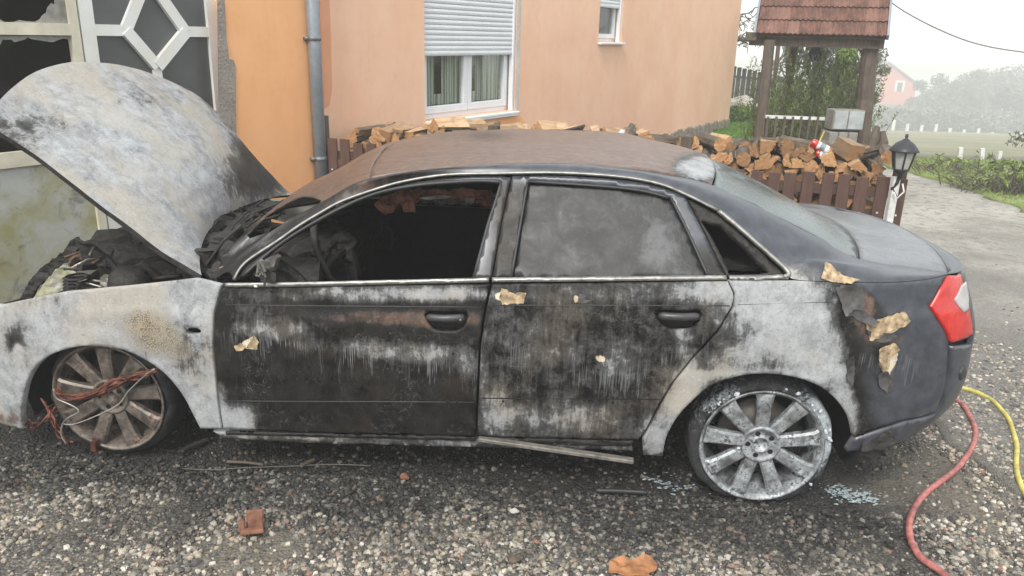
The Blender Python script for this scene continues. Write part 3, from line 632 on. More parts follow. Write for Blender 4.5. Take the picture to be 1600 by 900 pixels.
# fixed quarter window: burnt frame round an open hole
qw_o=[(1074,307),(1122,333),(1153,358),(1200,401),(1226,427),(1222,431),(1136,431),(1116,392),(1096,352)]
qw_i=[(1096,343),(1128,352),(1150,372),(1180,402),(1204,424),(1140,427),(1130,400),(1112,366)]
me=patch(toS(qw_o),S,res=.012,thick=.03,off=-.012,holes=[toS(qw_i)],disp=dent(.012,22,3));o=link('quarter_window_frame',me,car,M['char'],True);mirrored(o)
# bright trim strips
def flatstrip(name,top,bot,off,mat,dents=0,mirr=True):
    q=toS(cur(top,3)+list(reversed(cur(bot,3))));me=patch(q,S,res=.012,thick=.010,shrink=0,off=off,disp=dent(dents,30,1) if dents else None);o=link(name,me,car,mat,True)
    if mirr:mirrored(o)
    return o
flatstrip('window_trim',[(352,442),(450,441),(600,437.5),(700,435.5),(764,434)],[(352,448.5),(450,448),(600,444.5),(700,442.5),(764,441)],.007,M['trim'],.0015)
flatstrip('window_trim',[(769,434),(900,433),(1050,431.5),(1134,431)],[(769,441),(900,440),(1050,438.5),(1136,438)],.007,M['trim'])
flatstrip('window_trim',[(1139,431),(1180,431),(1222,429.5)],[(1139,437.5),(1180,437.5),(1232,436.5)],.007,M['trim'],.003)
bead('roof_trim',[(366,437),(384,410.5),(433,377.5),(467,353.5),(500,333.5),(533,315.5),(583,297.5),(633,283.5),(700,273.5),(780,271.5),(873,270.5),(967,276.5),(1029,287.5),(1072,304.5),(1122,329.5)],S,.003,.0062,M['trim'],6,4)
bead('quarter_trim',[(1122,329.5),(1153,355),(1203,399),(1228,422),(1231,430),(1224,433)],S,.004,.010,M['trim'],6,4)
# sill under the doors, loose strip
sl=toS([(330,676),(360,679),(450,683),(600,686),(743,690),(870,693),(985,698),(990,709),(870,706),(743,703),(600,699),(450,694),(370,689),(345,686)])
me=patch(sl,S,res=.015,thick=.05,off=-.012,disp=dent(.008,9,2));paint(me,'sill');o=link('sill',me,car,M['body'],True);mirrored(o)
mb=MB();a=S(*toS([(748,683)])[0]);c=S(*toS([(989,713)])[0]);mb.beam(a+np.array([0,-.004,-.004]),c+np.array([0,-.035,0]),.03,.016,bev=.003);mb.build('loose_sill_strip',M['oldtrim'],car)
flatstrip('door_lip',[(352,676),(500,679),(743,684)],[(352,680),(500,684),(743,690)],-.004,M['char'],.002)
flatstrip('door_lip',[(748,685),(870,688),(990,691)],[(752,690),(870,696),(983,699)],-.004,M['char'],.002)
# crease and rub strip seams on the doors
bead('rub_strip_seam',[(352,626),(450,627),(600,627.5),(741,628.5)],S,.0002,.0022,M['seal'],5,2)
bead('rub_strip_seam',[(752,622),(870,623),(1030,624)],S,.0002,.0024,M['soot'],5,2)
bead('crease_line',[(352,476),(500,478),(640,479),(752,480)],S,-.0008,.0026,M['seal'],5,2)
bead('crease_line',[(765,477),(900,477),(1140,478)],S,-.0008,.0026,M['seal'],5,2)
bead('crease_line',[(1152,476),(1220,474),(1300,472)],S,-.001,.0024,M['seal'],5,2,False)
for pts in ([(697,627),(703,628)],[(713,627),(715,628)],[(785,626),(787,627)],[(803,626),(805,627)],[(957,628),(959,629)],[(976,628),(978,629)],[(707,552),(708,553)]):
    bead('clip_hole',pts,S,.001,.0045,M['soot'],6,1,False)
# handles
def handle(ptsl,hp,lock):
    me=patch(ptsl,S,res=.012,thick=.001,shrink=-.004,off=-.026);cup=link('handle_recess',me,car,M['soot'],True)
    q=toS([(hp[0],hp[1]),(hp[2],hp[3])]);A=S(*q[0])+np.array([0,-.012,.003]);B=S(*q[1])+np.array([0,-.012,.003])
    mb=MB();n=12;
    P=[A+(B-A)*t+np.array([0,-.012*math.sin(math.pi*t)-(.0),0]) for t in np.linspace(0,1,n)]
    mb.tube([tuple(p) for p in P],[.009]+[.0135]*(n-2)+[.010],10)
    h=mb.build('door_handle',M['handle'],car,True)
    for v in h.data.vertices:v.co.z=(v.co.z-A[2])*1.05+A[2]
    if lock:
        X=S(*toS([(721,496)])[0])+np.array([0,-.022,0]);m2=MB();m2.lathe([(.0,-.006),(.008,-.006),(.011,-.003),(.012,.006)],16,axis='y',c=tuple(X));m2.lathe([(0,-.008),(.004,-.008),(.004,-.004)],10,1,axis='y',c=tuple(X));m2.build('lock_cylinder',[M['seal'],M['trim']],h,True)
    return h
handle(HANDF,(668,495,726,495.5),True);handle(HANDR,(1029,492.5,1091,493.5),False)
# ---- open bonnet
def q3(a,b_,c):  # quadratic through three points at t=0,.5,1
    a,b_,c=map(np.array,(a,b_,c));return lambda t:a*(1-t)*(1-2*t)+b_*4*t*(1-t)+c*t*(2*t-1)
def plc(P):
    P=np.array(P);d=np.r_[0,np.cumsum(np.linalg.norm(np.diff(P,axis=0),axis=1))];d/=d[-1]
    return lambda t:np.array([np.interp(t,d,P[:,k]) for k in range(3)])
Nn=plc([onY(u,v,-.72) for u,v in cur([(315,431),(250,390),(200,353),(150,315),(100,275),(50,238),(20,219),(0,207),(-22,182)],3)])
Fn=plc([onY(u,v,.70) for u,v in cur([(456,305),(430,280),(390,235),(350,187),(322,160),(300,144)],3)])
C0,C1=onY(350,339,0),onY(128,97,0);mid=(Nn(.5)+Fn(.5))/2+np.array([.45,0,.75])*.085
Cn=q3(C0,mid,C1)
def hood(s,t):
    s=np.atleast_1d(s);t=np.atleast_1d(t);o=[]
    for a,c in zip(s,t):
        c_=min(max(c,0),1);N_,F_,C_=Nn(c_),Fn(c_),Cn(c_);w=a*a
        ww=abs(a)**2.3 if c_<.5 else abs(a)**2.1
        base=N_*(.5-.5*a)+F_*(.5+.5*a);o.append(base+(C_-(N_+F_)/2)*(1-ww))
    return np.array(o)
ns,nt=44,48;sg=np.linspace(-1,1,ns);tg=np.linspace(0,1,nt);SS,TT=np.meshgrid(sg,tg);HX=hood(SS.ravel(),TT.ravel())
HX+=np.array([[0,0,.006*mnoise.noise(Vector((x*4,y*4,z*4+8)))+.003*mnoise.noise(Vector((x*13,y*13,z*9)))] for x,y,z in HX])
F=[];idx=lambda i,j:i*ns+j
for i in range(nt-1):
    for j in range(ns-1):F.append((idx(i,j),idx(i,j+1),idx(i+1,j+1),idx(i+1,j)))
me=bpy.data.meshes.new('bonnet');me.from_pydata(HX.tolist(),[],F);me.update();fixnormals(me)
me.update();
if sum(p.normal.z for p in me.polygons)<0:me.flip_normals()
nrm=np.array([v.normal[:] for v in me.vertices]);paint(me,'hood');bon=link('bonnet',me,car,M['body'],True)
# returned edge and inner frame of the bonnet
lo=HX-nrm*.022;loop=[idx(0,j) for j in range(ns)]+[idx(i,ns-1) for i in range(1,nt)]+[idx(nt-1,j) for j in range(ns-2,-1,-1)]+[idx(i,0) for i in range(nt-2,0,-1)]
V=lo.tolist();F2=[tuple(reversed(f)) for f in F];n0=len(V);V+=HX[loop].tolist()
for k in range(len(loop)):
    k2=(k+1)%len(loop);F2.append((n0+k,loop[k],loop[k2],n0+k2))
me=bpy.data.meshes.new('bonnet_inner');me.from_pydata(V,[],F2);me.update();link('bonnet_inner_frame',me,bon,M['char'],False)
# ---- wheels
b=NB('foamed_rubber');g=b.xyz(b.obj());dx=b.ma('SUBTRACT',g[0],2.654);dz=b.ma('SUBTRACT',g[2],.25);an=b.ma('ARCTAN2',dz,dx)
n1=b.noise(28,6,.75,dist=.8);n2=b.noise(120,5,.8);bi=b.ma('ADD',b.rng(b.ma('ABSOLUTE',b.ma('SUBTRACT',an,.35)),.4,1.0,.24,0),b.rng(b.ma('ABSOLUTE',b.ma('SUBTRACT',an,2.4)),.2,.6,.12,0))
fmk=b.rng(b.ma('ADD',b.ma('ADD',b.ma('MULTIPLY',n1,.7),b.ma('MULTIPLY',n2,.3)),bi),.585,.70)
c=b.mix(fmk,b.mix(b.rng(n1,.35,.65),(.015,.015,.016),(.06,.06,.062)),b.mix(b.rng(n2,.35,.65),(.28,.30,.32),(.60,.65,.69)))
M['foamtyre']=b.pbr(c,.85,0.,b.bump(b.ma('ADD',b.ma('MULTIPLY',fmk,.7),n2),.9,.008))
def wheel(cx,cz,mat,ang0,front):
    y0=-.80;w=MB()
    prof=[(.236,.004),(.240,0),(.236,-.004),(.229,.0),(.224,.010),(.219,.016),(.2165,.05),(.205,.07),(.20,.17),(.222,.19)]
    w.lathe(prof,72,axis='y',c=(cx,y0,cz));
    w.v=[v for v in w.v];rim=w.build('rim',mat,car,True)
    for k in range(9):
        a=ang0+k*2*math.pi/9;m=MB();ca,sa=math.cos(a),math.sin(a);rows=[(.060,.0255,.020,-.0),(.10,.0265,.012,.0),(.16,.0285,.006,0),(.205,.033,.004,0),(.222,.040,.006,0)]
        vs=[]
        for r,hw,yy,_ in rows:
            for (t,dy) in ((-1.0,.030),(-1.0,.008),(-.72,0),(.72,0),(1.0,.008),(1.0,.030)):
                p=(r,t*hw);vs.append((cx+ca*p[0]-sa*p[1],y0+yy+dy,cz+sa*p[0]+ca*p[1]))
        fs=[]
        for i in range(len(rows)-1):
            for j in range(5):fs.append((i*6+j,i*6+j+1,(i+1)*6+j+1,(i+1)*6+j))
            fs.append((i*6+5,i*6,(i+1)*6,(i+1)*6+5))
        m.add(vs,fs);me=m.mesh('spoke');fixnormals(me);link('spoke',me,rim,mat,False)
    hb=MB();hb.lathe([(.079,.05),(.079,.016),(.074,.011),(.066,.011),(.062,.017),(.036,.017),(.033,.013),(.029,.013),(.027,.034),(0,.034)],48,axis='y',c=(cx,y0,cz));hub=hb.build('hub',mat,rim,True)
    for k in range(5):
        a=ang0+.3+k*2*math.pi/5;l=MB();l.lathe([(.0105,.0165),(.0085,.0155),(.0085,.0162),(0,.0163)],14,axis='y',c=(cx+.049*math.cos(a),y0,cz+.049*math.sin(a)));l.build('lug_hole',M['soot'],rim)
    d=MB();d.lathe([(0,.09),(.13,.09),(.133,.098),(.155,.098),(.158,.108),(.158,.122),(0,.122)],48,axis='y',c=(cx,y0,cz))
    d.build('brake_disc',M['brake'],car,True)
    cal=MB();cal.box((cx+.06,y0+.055,cz-.10),(cx+.15,y0+.12,cz+.09),bev=.012);cal.build('brake_caliper',M['char'],car)
    # burnt, collapsed tyre
    t=MB();rr=.268 if front else .278;pr=[(.221,.028),(.236,.012),(.246,.010),(rr-.018,.014),(rr-.006,.022),(rr+.002,.05),(rr+.003,.09),(rr+.002,.17),(rr-.008,.20),(.22,.205)]
    t.lathe(pr,160,axis='y',c=(cx,y0,cz));me=t.mesh('tyre')
    for v in me.vertices:
        p=v.co;dx,dz=p.x-cx,p.z-cz;r=math.hypot(dx,dz)
        if r>.235:
            n=mnoise.noise(Vector((p.x*14,p.y*14,p.z*14)));k=1+.03*n
            p.x=cx+dx*k;p.z=cz+dz*k;p.y+=.014*mnoise.noise(Vector((p.z*18,p.x*18,2)))+.006*mnoise.noise(Vector((p.z*60,p.x*60,2)))
            if p.z<.012:p.z=.012;p.x=cx+dx*1.06
    link('tyre',me,car,M['rubber'] if front else M['foamtyre'],True)
    return rim
wf=wheel(.003,.278,M['rim_front'],R(90),True);wr=wheel(2.654,.25,M['rim_rear'],R(92),False)
for sx,zc_ in ((.003,.278),(2.654,.25)):      # far side wheels, simpler
    t=MB();t.lathe([(0,.03),(.20,.03),(.235,0),(.262,.02),(.264,.19),(.2,.2)],40,axis='y',c=(sx,0,zc_));me=t.mesh('far_wheel')
    for v in me.vertices:v.co.y=.80-v.co.y
    link('wheel',me,car,M['rubber'],True)
# arch liners
for cx_,cz_,r,yo in ((.0,.30,.385,-.765),(2.655,.30,.37,-.81)):
    m=MB();n=24;vs=[];fs=[]
    for k in range(n+1):
        a=math.pi*(-.12+1.24*k/n)
        for y in (yo,-.44):vs.append((cx_+r*math.cos(a),y,cz_+r*math.sin(a)))
    for k in range(n):fs.append((2*k,2*k+1,2*k+3,2*k+2))
    fs.append(tuple(2*k+1 for k in range(n+1)));m.add(vs,fs);o=m.build('wheel_arch_liner',M['soot'],car,True);mirrored(o)
# foam scraps on the rear tyre
def blobmesh(mb,c,r,seed,sub=1,sc=(1,1,1),amp=.4,mi=0):
    bm=bmesh.new();bmesh.ops.create_icosphere(bm,subdivisions=sub,radius=r)
    for v in bm.verts:
        k=1+amp*mnoise.noise(Vector((v.co.x/r*1.3+seed*3.1,v.co.y/r*1.3+seed,v.co.z/r*1.3-seed*1.7)));v.co=Vector((v.co.x*k*sc[0]+c[0],v.co.y*k*sc[1]+c[1],v.co.z*k*sc[2]+c[2]))
    bm.verts.index_update();mb.add([v.co for v in bm.verts],[[v.index for v in f.verts] for f in bm.faces],mi);bm.free()
fm=MB()
for k in range(40):
    a=R(random.choice([random.gauss(30,24),random.gauss(30,24),random.gauss(140,14)]));r=.246+abs(random.gauss(0,.011))*(1 if a<R(80) else .5)
    if a<R(-60) or .25+r*math.sin(a)<.02:continue
    blobmesh(fm,(2.654+r*math.cos(a),-.795+random.uniform(-.004,.02),.25+r*math.sin(a)),random.uniform(.0015,.0055)*random.choice([1,1,1.6]),k,1,(1.1,.45,1.1),1.1)
for k in range(50):   # crust on the right of the tread
    a=R(random.gauss(10,24));r=.262+random.uniform(-.02,.008)
    blobmesh(fm,(2.654+r*math.cos(a),-.80+random.uniform(.0,.10),.25+r*math.sin(a)),random.uniform(.002,.007),k+999,1,(1,.8,1.4),.9)
fo=fm.build('foam_residue',M['foam'],car,False);fo['kind']='stuff'
# ---- cabin shell, floor, firewall
m=MB();m.box((.46,-.78,.20),(2.20,.78,.235));m.box((2.20,-.42,.22),(3.35,.42,.25));m.box((-.5,-.42,.22),(.46,.42,.25));m.build('floor_pan',M['soot'],car)
m=MB();m.box((.48,-.72,.23),(.52,.72,.80));m.build('firewall',M['soot'],car)
for s_ in (-1,):
    for x0,x1 in ((.55,1.56),(1.62,2.25)):
        m=MB();m.box((x0,-.80,.28),(x1,-.77,.80));o=m.build('door_inner_panel',M['soot'],car);mirrored(o)
me=patch(toS(RG+[]),S,res=.05,thick=.004,shrink=-.01,off=-.03);o=link('door_glass_backing',me,car,M['soot'],True);o.scale=(1,-1,1)
me=patch(toS([(377,431),(443,375),(533,323),(600,297),(700,284),(783,284),(740,434)]),S,res=.05,thick=.004,shrink=-.01,off=-.03);o=link('far_door_glass',me,car,M['sootglass'],True);o.scale=(1,-1,1)
m=MB();m.box((2.30,-.70,.3),(2.36,.70,.99));m.box((2.36,-.70,.93),(2.98,.70,.95));m.build('parcel_shelf',M['soot'],car)
m=MB();m.box((1.56,-.80,.25),(1.66,-.74,.88));m.beam((1.60,-.79,.88),(1.66,-.58,1.24),.06,.03);o=m.build('b_pillar',M['soot'],car);mirrored(o)
def lump(name,boxes,mat,seed,amp=.03,parent=car,sub=3):
    bm=bmesh.new()
    for a,c in boxes:
        r=bmesh.ops.create_cube(bm,size=1);
        for v in r['verts']:v.co=Vector(((a[0]+c[0])/2+v.co.x*(c[0]-a[0]),(a[1]+c[1])/2+v.co.y*(c[1]-a[1]),(a[2]+c[2])/2+v.co.z*(c[2]-a[2])))
    bmesh.ops.subdivide_edges(bm,edges=bm.edges[:],cuts=sub,use_grid_fill=True)
    for v in bm.verts:v.co+=Vector([amp*mnoise.noise(v.co*s_+Vector((seed,seed*2,seed*3))) for s_ in (9,11,10)])+Vector([amp*.5*mnoise.noise(v.co*31+Vector((seed,q_,0))) for q_ in (0,5,9)])
    me=bpy.data.meshes.new(name);bm.to_mesh(me);bm.free();return link(name,me,parent,mat,False)
lump('dashboard',[((.60,-.68,.62),(.86,.68,.84))],M['char'],1,.05,sub=7)
for y in (-.36,.36):
    lump('front_seat',[((1.22,y-.24,.35),(1.70,y+.24,.48)),((1.68,y-.22,.42),(1.78,y+.22,1.02))],M['soot'],y+3,.03)
lump('rear_seat',[((2.0,-.62,.35),(2.4,.62,.50)),((2.22,-.62,.45),(2.34,.62,.95))],M['soot'],7,.03)
sw=MB();A=onY(527,398,-.36);Pm=[]
for k in range(25):
    a=2*math.pi*k/24;v=Vector((0,.185*math.cos(a),.185*math.sin(a)));v.rotate(Matrix.Rotation(R(-24),3,'Y'));Pm.append(Vector(A)+v)
sw.tube(Pm,.016,8,caps=False);sw.tube([A,Vector(A)+Vector((-.25,0,-.1))],.03,8);sw.beam(Pm[0],Pm[12],.03,.02);sw.build('steering_wheel',M['char'],car,True)
def rag(name,pts,y,mat,seed,thick=.006,amp=.03,parent=car,dy=0.,world=False,res=.012):
    """crumpled burnt sheet whose outline hangs in the plane y (car space)"""
    Q=[onY(u,v,y) for u,v in pts];poly=[(q[0],q[2]) for q in Q]
    def f(a,c):
        a=np.asarray(a,float);c=np.asarray(c,float);yy=np.array([y+amp*mnoise.noise(Vector((i*9+seed,k*9,seed)))+amp*.4*mnoise.noise(Vector((i*33,k*33,seed))) for i,k in zip(np.atleast_1d(a),np.atleast_1d(c))])
        return np.stack([np.atleast_1d(a),yy+dy*(np.atleast_1d(c)),np.atleast_1d(c)],-1)
    me=patch(poly,f,res=res,thick=thick,shrink=0,back=True);return link(name,me,parent,mat,False)
rag('torn_lining',[(418,405),(425,398),(437,393),(452,399),(466,403),(476,407),(470,415),(452,420),(440,428),(428,424)],-.60,M['char_brown'],1,.004,.05)
rag('torn_lining',[(440,430),(452,404),(470,396),(500,388),(515,395),(500,410),(492,434),(470,440)],-.52,M['char'],2,.004,.05)
rag('torn_lining',[(512,380),(522,366),(545,362),(558,378),(548,392),(560,440),(520,440)],-.30,M['char'],5,.01,.05)
M['rust_lit']=simple('burnt_headliner_lit',(.26,.115,.07),.8,var=.85,sc=30,bump=.8,bd=.006,sc2=12)  # rust brown brightened to stand in for daylight entering the cabin
rag('hanging_headliner',[(590,330),(584,320),(600,306),(625,299),(680,296),(740,293),(768,298),(768,322),(760,326),(748,318),(720,313),(690,313),(655,312),(645,320),(648,332),(632,330),(625,318),(612,333),(600,336)],-.1,M['rust_lit'],3,.01,.06)
rag('headliner_strip',[(655,309),(690,305),(706,306),(704,309),(668,313)],-.16,M['trim'],4,.003,.01)
rag('headliner_strip',[(728,310),(741,310),(741,316),(729,316)],-.16,M['trim'],5,.003,.005)
rag('soot_screen_side',[(470,400),(520,350),(590,325),(580,380),(560,430),(480,430)],.55,M['char'],6,.004,.03)
rag('burnt_insulation',[(1128,392),(1140,386),(1160,398),(1180,415),(1190,425),(1140,425)],-.40,M['char_brown'],8,.01,.06)
rag('burnt_insulation',[(1128,400),(1137,398),(1145,412),(1148,424),(1135,424)],-.50,M['split'],9,.005,.03)
rag('burnt_insulation',[(1120,365),(1150,372),(1180,405),(1200,424),(1130,424)],-.25,M['char'],10,.01,.06)
# melted mirror bracket
lump('mirror_bracket',[(tuple(onY(400,440,-.90)),tuple(np.array(onY(414,408,-.90))+np.array([0,.05,0]))),(tuple(onY(404,420,-.88)),tuple(np.array(onY(424,412,-.88))+np.array([0,.10,0])))],M['brake'],4,.028)
m=MB()
for k in range(9):
    a=onY(random.uniform(402,420),random.uniform(405,440),-.90);c=onY(random.uniform(400,425),random.uniform(405,448),-.91);mid_=(a+c)/2+np.array([random.uniform(-.02,.02),-.02,random.uniform(-.02,.02)]);m.tube([a,mid_,c],.0045,5)
m.build('mirror_wiring',M['brake'],car)
# scuttle and windscreen base debris
for k,(u,v,y,s_) in enumerate([(345,400,-.45,.06),(350,375,-.2,.06),(365,350,.05,.06),(385,335,.3,.05),(410,325,.5,.05),(400,320,.6,.04),(350,425,-.66,.035)]):
    p=onY(u,v,y);lump('scuttle_debris',[((p[0]-s_*1.6,p[1]-s_*1.6,p[2]-s_),(p[0]+s_*1.6,p[1]+s_*1.6,p[2]+s_*.6))],M['char'],k+10,.045,sub=4)
m=MB()
for k in range(26):
    t=random.random();a=onY(325+40*t+random.uniform(-5,10),415-75*t,-.55+.9*t);c=onY(375+60*t+random.uniform(-20,20),365-50*t+random.uniform(-15,15),-.5+.9*t);mid_=(a+c)/2+np.array([0,0,random.uniform(-.01,.03)]);m=MB();m.tube([a,mid_,c],random.uniform(.003,.007),5);m.build('scuttle_strip',M['char'],car)
rag('paint_flake_base',[(342,418),(350,415),(354,422),(348,430),(343,426)],-.66,M['cream'],3,.002,.005)
# ---- engine bay
m=MB();m.box((-.62,-.58,.22),(.40,.58,.26));m.build('engine_tray',M['soot'],car)
lump('engine_block',[((-.35,-.30,.3),(.20,.25,.80)),((-.10,-.5,.4),(.30,.45,.76))],M['char'],21,.05,sub=6)
lump('engine_cover',[((-.12,-.28,.78),(.22,.10,.87))],M['char'],22,.03,sub=4)
for y in (-.62,.62):
    m=MB();m.lathe([(.0,.77),(.05,.77),(.075,.75),(.085,.71),(.09,.5)],24,c=(.02,y*.92,0));m.build('strut_tower',M['char'],car,True)
m=MB();m.lathe([(0,0),(.022,0),(.03,-.01),(.055,-.012),(.058,-.035),(.05,-.06)],20,c=tuple(onY(139,447,-.45)));
for k in range(5):m.lathe([(.045,0),(.056,.006),(.045,.012)],20,c=tuple(onY(120,455-5*k,-.45)))
m.build('engine_pulley',M['char'],car,True)
m=MB();Pp=[onY(u,v,-.42) for u,v in cur([(120,456),(124,440),(140,438),(170,441),(200,442),(212,447)],3)];m.tube(Pp,.007,8)
Pp=[onY(u,v,-.45) for u,v in cur([(128,452),(135,443),(150,446),(160,449)],3)];m.tube(Pp,.005,8);m.build('fuel_rail',M['metal_hose'],car,True)
rag('inner_wing',[(30,470),(45,440),(62,420),(85,405),(100,392),(110,376),(118,372),(122,380),(118,398),(112,410),(96,413),(85,425),(62,445),(48,466)],.30,M['char'],31,.02,.03)
rag('inner_wing_liner',[(50,468),(66,446),(90,420),(110,413),(128,412),(130,420),(122,440),(100,458)],.22,M['scorched'],32,.02,.02)
rag('bulkhead_debris',[(118,400),(135,385),(160,382),(210,375),(240,382),(262,402),(285,425),(290,436),(200,446),(120,455)],.05,M['char_brown'],33,.02,.10)
rag('bulkhead_debris',[(128,410),(150,395),(200,392),(240,400),(290,432),(200,444),(130,450)],-.25,M['char'],34,.02,.12)
m=MB()
for pts,y,r in (([(118,372),(130,378),(140,383),(160,381),(200,375),(212,370)],.2,.006),([(118,385),(126,380),(136,385),(140,395),(135,405)],.1,.004),([(150,452),(180,447),(215,446),(230,440)],-.55,.006),([(165,444),(200,441),(240,436),(282,430)],-.5,.010),([(200,425),(230,410),(250,400)],.0,.012),([(160,396),(185,399),(200,420)],-.2,.02)):
    m=MB();m.tube([onY(u,v,y) for u,v in cur(pts,3)],r,7);m.build('engine_pipe',M['char'],car,True)
for k,(u,v,y,s_,mt) in enumerate([(137,432,-.35,.03,'metal_hose'),(165,440,-.5,.022,'metal_hose'),(183,447,-.5,.02,'char_brown'),(215,430,-.4,.03,'char_brown'),(228,426,-.3,.03,'char'),(150,410,0,.05,'char'),(190,405,.1,.06,'char'),(175,450,-.55,.015,'metal_hose')]):
    p=onY(u,v,y);lump('engine_part',[((p[0]-s_,p[1]-s_,p[2]-s_),(p[0]+s_,p[1]+s_,p[2]+s_))],M[mt],k+40,.02,sub=3)
for k in range(46):
    r_=random.random();u=random.uniform(118,292);v=random.uniform(392,446);v=max(v,392+max(0,(u-200))*.42);y=random.uniform(-.5,.15);p=onY(u,v,y);mt=random.choice(['char','char','brake','char_brown','metal_hose'])
    if r_<.45:
        d=np.array([random.uniform(-.10,.10),random.uniform(-.08,.08),random.uniform(-.03,.03)]);m=MB();m.tube([p-d,p+np.array([0,0,.02*random.random()]),p+d],random.uniform(.004,.012),7);m.build('engine_pipe',M[mt],car,True)
    elif r_<.75:
        a=random.uniform(0,3);w,h,l=random.uniform(.012,.035),random.uniform(.01,.03),random.uniform(.03,.09);d=np.array([math.cos(a)*l,math.sin(a)*l,random.uniform(-.02,.02)]);m=MB();m.beam(p-d/2,p+d/2,w,h,bev=.003);m.build('engine_part',M[mt],car)
    else:
        m=MB();q=random.uniform(.014,.03);m.lathe([(0,q*.6),(q*.5,q*.6),(q*.55,q*.3),(q,q*.25),(q,-q),(0,-q)],14,c=tuple(p));m.build('engine_cap',M[mt],car,True)
m=MB();m.beam((-.60,-.60,.45),(-.60,.60,.45),.06,.04,bev=.01);m.beam((-.60,-.60,.3),(-.60,.60,.3),.08,.10,bev=.01);m.box((-.60,-.40,.34),(-.56,.40,.50));m.build('radiator_support',M['char'],car)
# burnt wiring hanging round the front wheel
m=MB()
for k in range(16):
    j=lambda s_:random.uniform(-s_,s_)
    pts=[(88+j(6),612+j(8)),(110+j(5),622+j(6)),(150+j(6),614+j(6)),(180+j(5),600+j(8)),(215+j(6),588+j(6)),(245+j(6),578+j(5))]
    m.tube([onY(u,v,-.845+j(.02)) for u,v in cur(pts,3)],random.uniform(.002,.006),5)
m.build('burnt_wiring_loom',M['copper'],car,True)
m=MB()
for k in range(8):
    j=lambda s_:random.uniform(-s_,s_)
    pts=[(70+j(8),630+j(8)),(80+j(5),655+j(6)),(95+j(6),680+j(6)),(110+j(8),694+j(5))] if k%2 else [(88+j(8),640+j(5)),(70+j(5),655+j(5)),(50+j(8),662+j(5)),(40+j(4),668+j(4))]
    m.tube([onY(u,v,-.83+j(.03)) for u,v in cur(pts,3)],random.uniform(.002,.005),5)
m.build('burnt_wiring_ends',M['copper'],car,True)
m=MB();m.tube([onY(u,v,-.86) for u,v in cur([(84,608),(88,622),(105,630),(120,638),(122,645),(108,652),(98,662),(96,680),(104,694)],3)],.0035,6);m.tube([onY(u,v,-.87) for u,v in cur([(242,576),(225,588),(200,612),(185,632),(150,650),(115,663),(98,662)],3)],.003,6);m.build('brake_wire',M['metal_hose'],car,True)
m=MB();m.box(tuple(onY(143,706,-.83)),tuple(onY(150,690,-.82)+np.array([0,.02,0])));m.build('wheel_fitting',M['copper'],car)
M['darkflake']=simple('lifted_paint_flake',(.075,.07,.068),.6,var=.6,sc=40,bump=.5)
# curled paint and filler flakes on the rear quarter
def flake(pts,lift,mat,seed,res=.008,base=.004):
    rr_=random.Random(seed);w=[]
    for i in range(len(pts)):
        a_,b_2=pts[i],pts[(i+1)%len(pts)];L=math.hypot(b_2[0]-a_[0],b_2[1]-a_[1]);k_=max(1,int(L/4))
        for j in range(k_):
            t=j/k_;w.append((a_[0]+(b_2[0]-a_[0])*t+(rr_.uniform(-1.4,1.4) if j else 0),a_[1]+(b_2[1]-a_[1])*t+(rr_.uniform(-1.4,1.4) if j else 0)))
    q=toS(w);qq=np.array(q);c0=qq.mean(0)
    def f(a,c):
        X=S(a,c);A_=np.asarray(a)-c0[0];C_=np.asarray(c)-c0[1];d=A_*A_+C_*C_;X=np.array(X);X[...,1]-=base+lift*np.clip(d/.002,0,1.6)*(.6+.4*np.sin(A_*60+seed));return X
    me=patch(q,f,res=res,thick=.0015,shrink=0,back=True);return link('paint_flake',me,car,mat,False)
flake([(1282,433),(1290,408),(1300,415),(1318,430),(1343,436),(1330,442),(1300,440)],.012,M['cream'],1)
flake([(1304,447),(1318,442),(1345,446),(1352,470),(1345,484),(1330,482),(1316,490),(1312,470)],.020,M['darkflake'],2)
flake([(1322,488),(1336,478),(1352,486),(1372,500),(1358,506),(1340,500)],.018,M['darkflake'],12)
flake([(1352,512),(1372,522),(1395,518),(1402,524),(1380,534),(1360,532)],.012,M['darkflake'],13)
flake([(1322,560),(1332,552),(1336,575),(1330,600),(1322,590)],.010,M['darkflake'],14)
flake([(1370,585),(1384,578),(1392,592),(1384,612),(1374,604)],.012,M['darkflake'],15)
flake([(1352,505),(1380,496),(1412,486),(1421,500),(1410,510),(1385,520),(1358,532)],.006,M['cream'],3,base=.002)
flake([(1372,545),(1397,535),(1405,545),(1390,560),(1388,575),(1378,580),(1372,560)],.008,M['cream'],4)
flake([(905,458),(912,460),(914,468),(925,469),(912,474),(903,472)],.004,M['darkflake'],16)
flake([(784,450),(792,452),(800,460),(812,456),(822,457),(818,474),(785,476),(780,466)],.003,M['cream'],5,base=.001)
flake([(366,540),(376,535),(384,541),(380,547),(370,548)],.004,M['cream'],6)
flake([(386,543),(392,533),(398,524),(405,534),(403,546),(396,545)],.004,M['cream'],7)
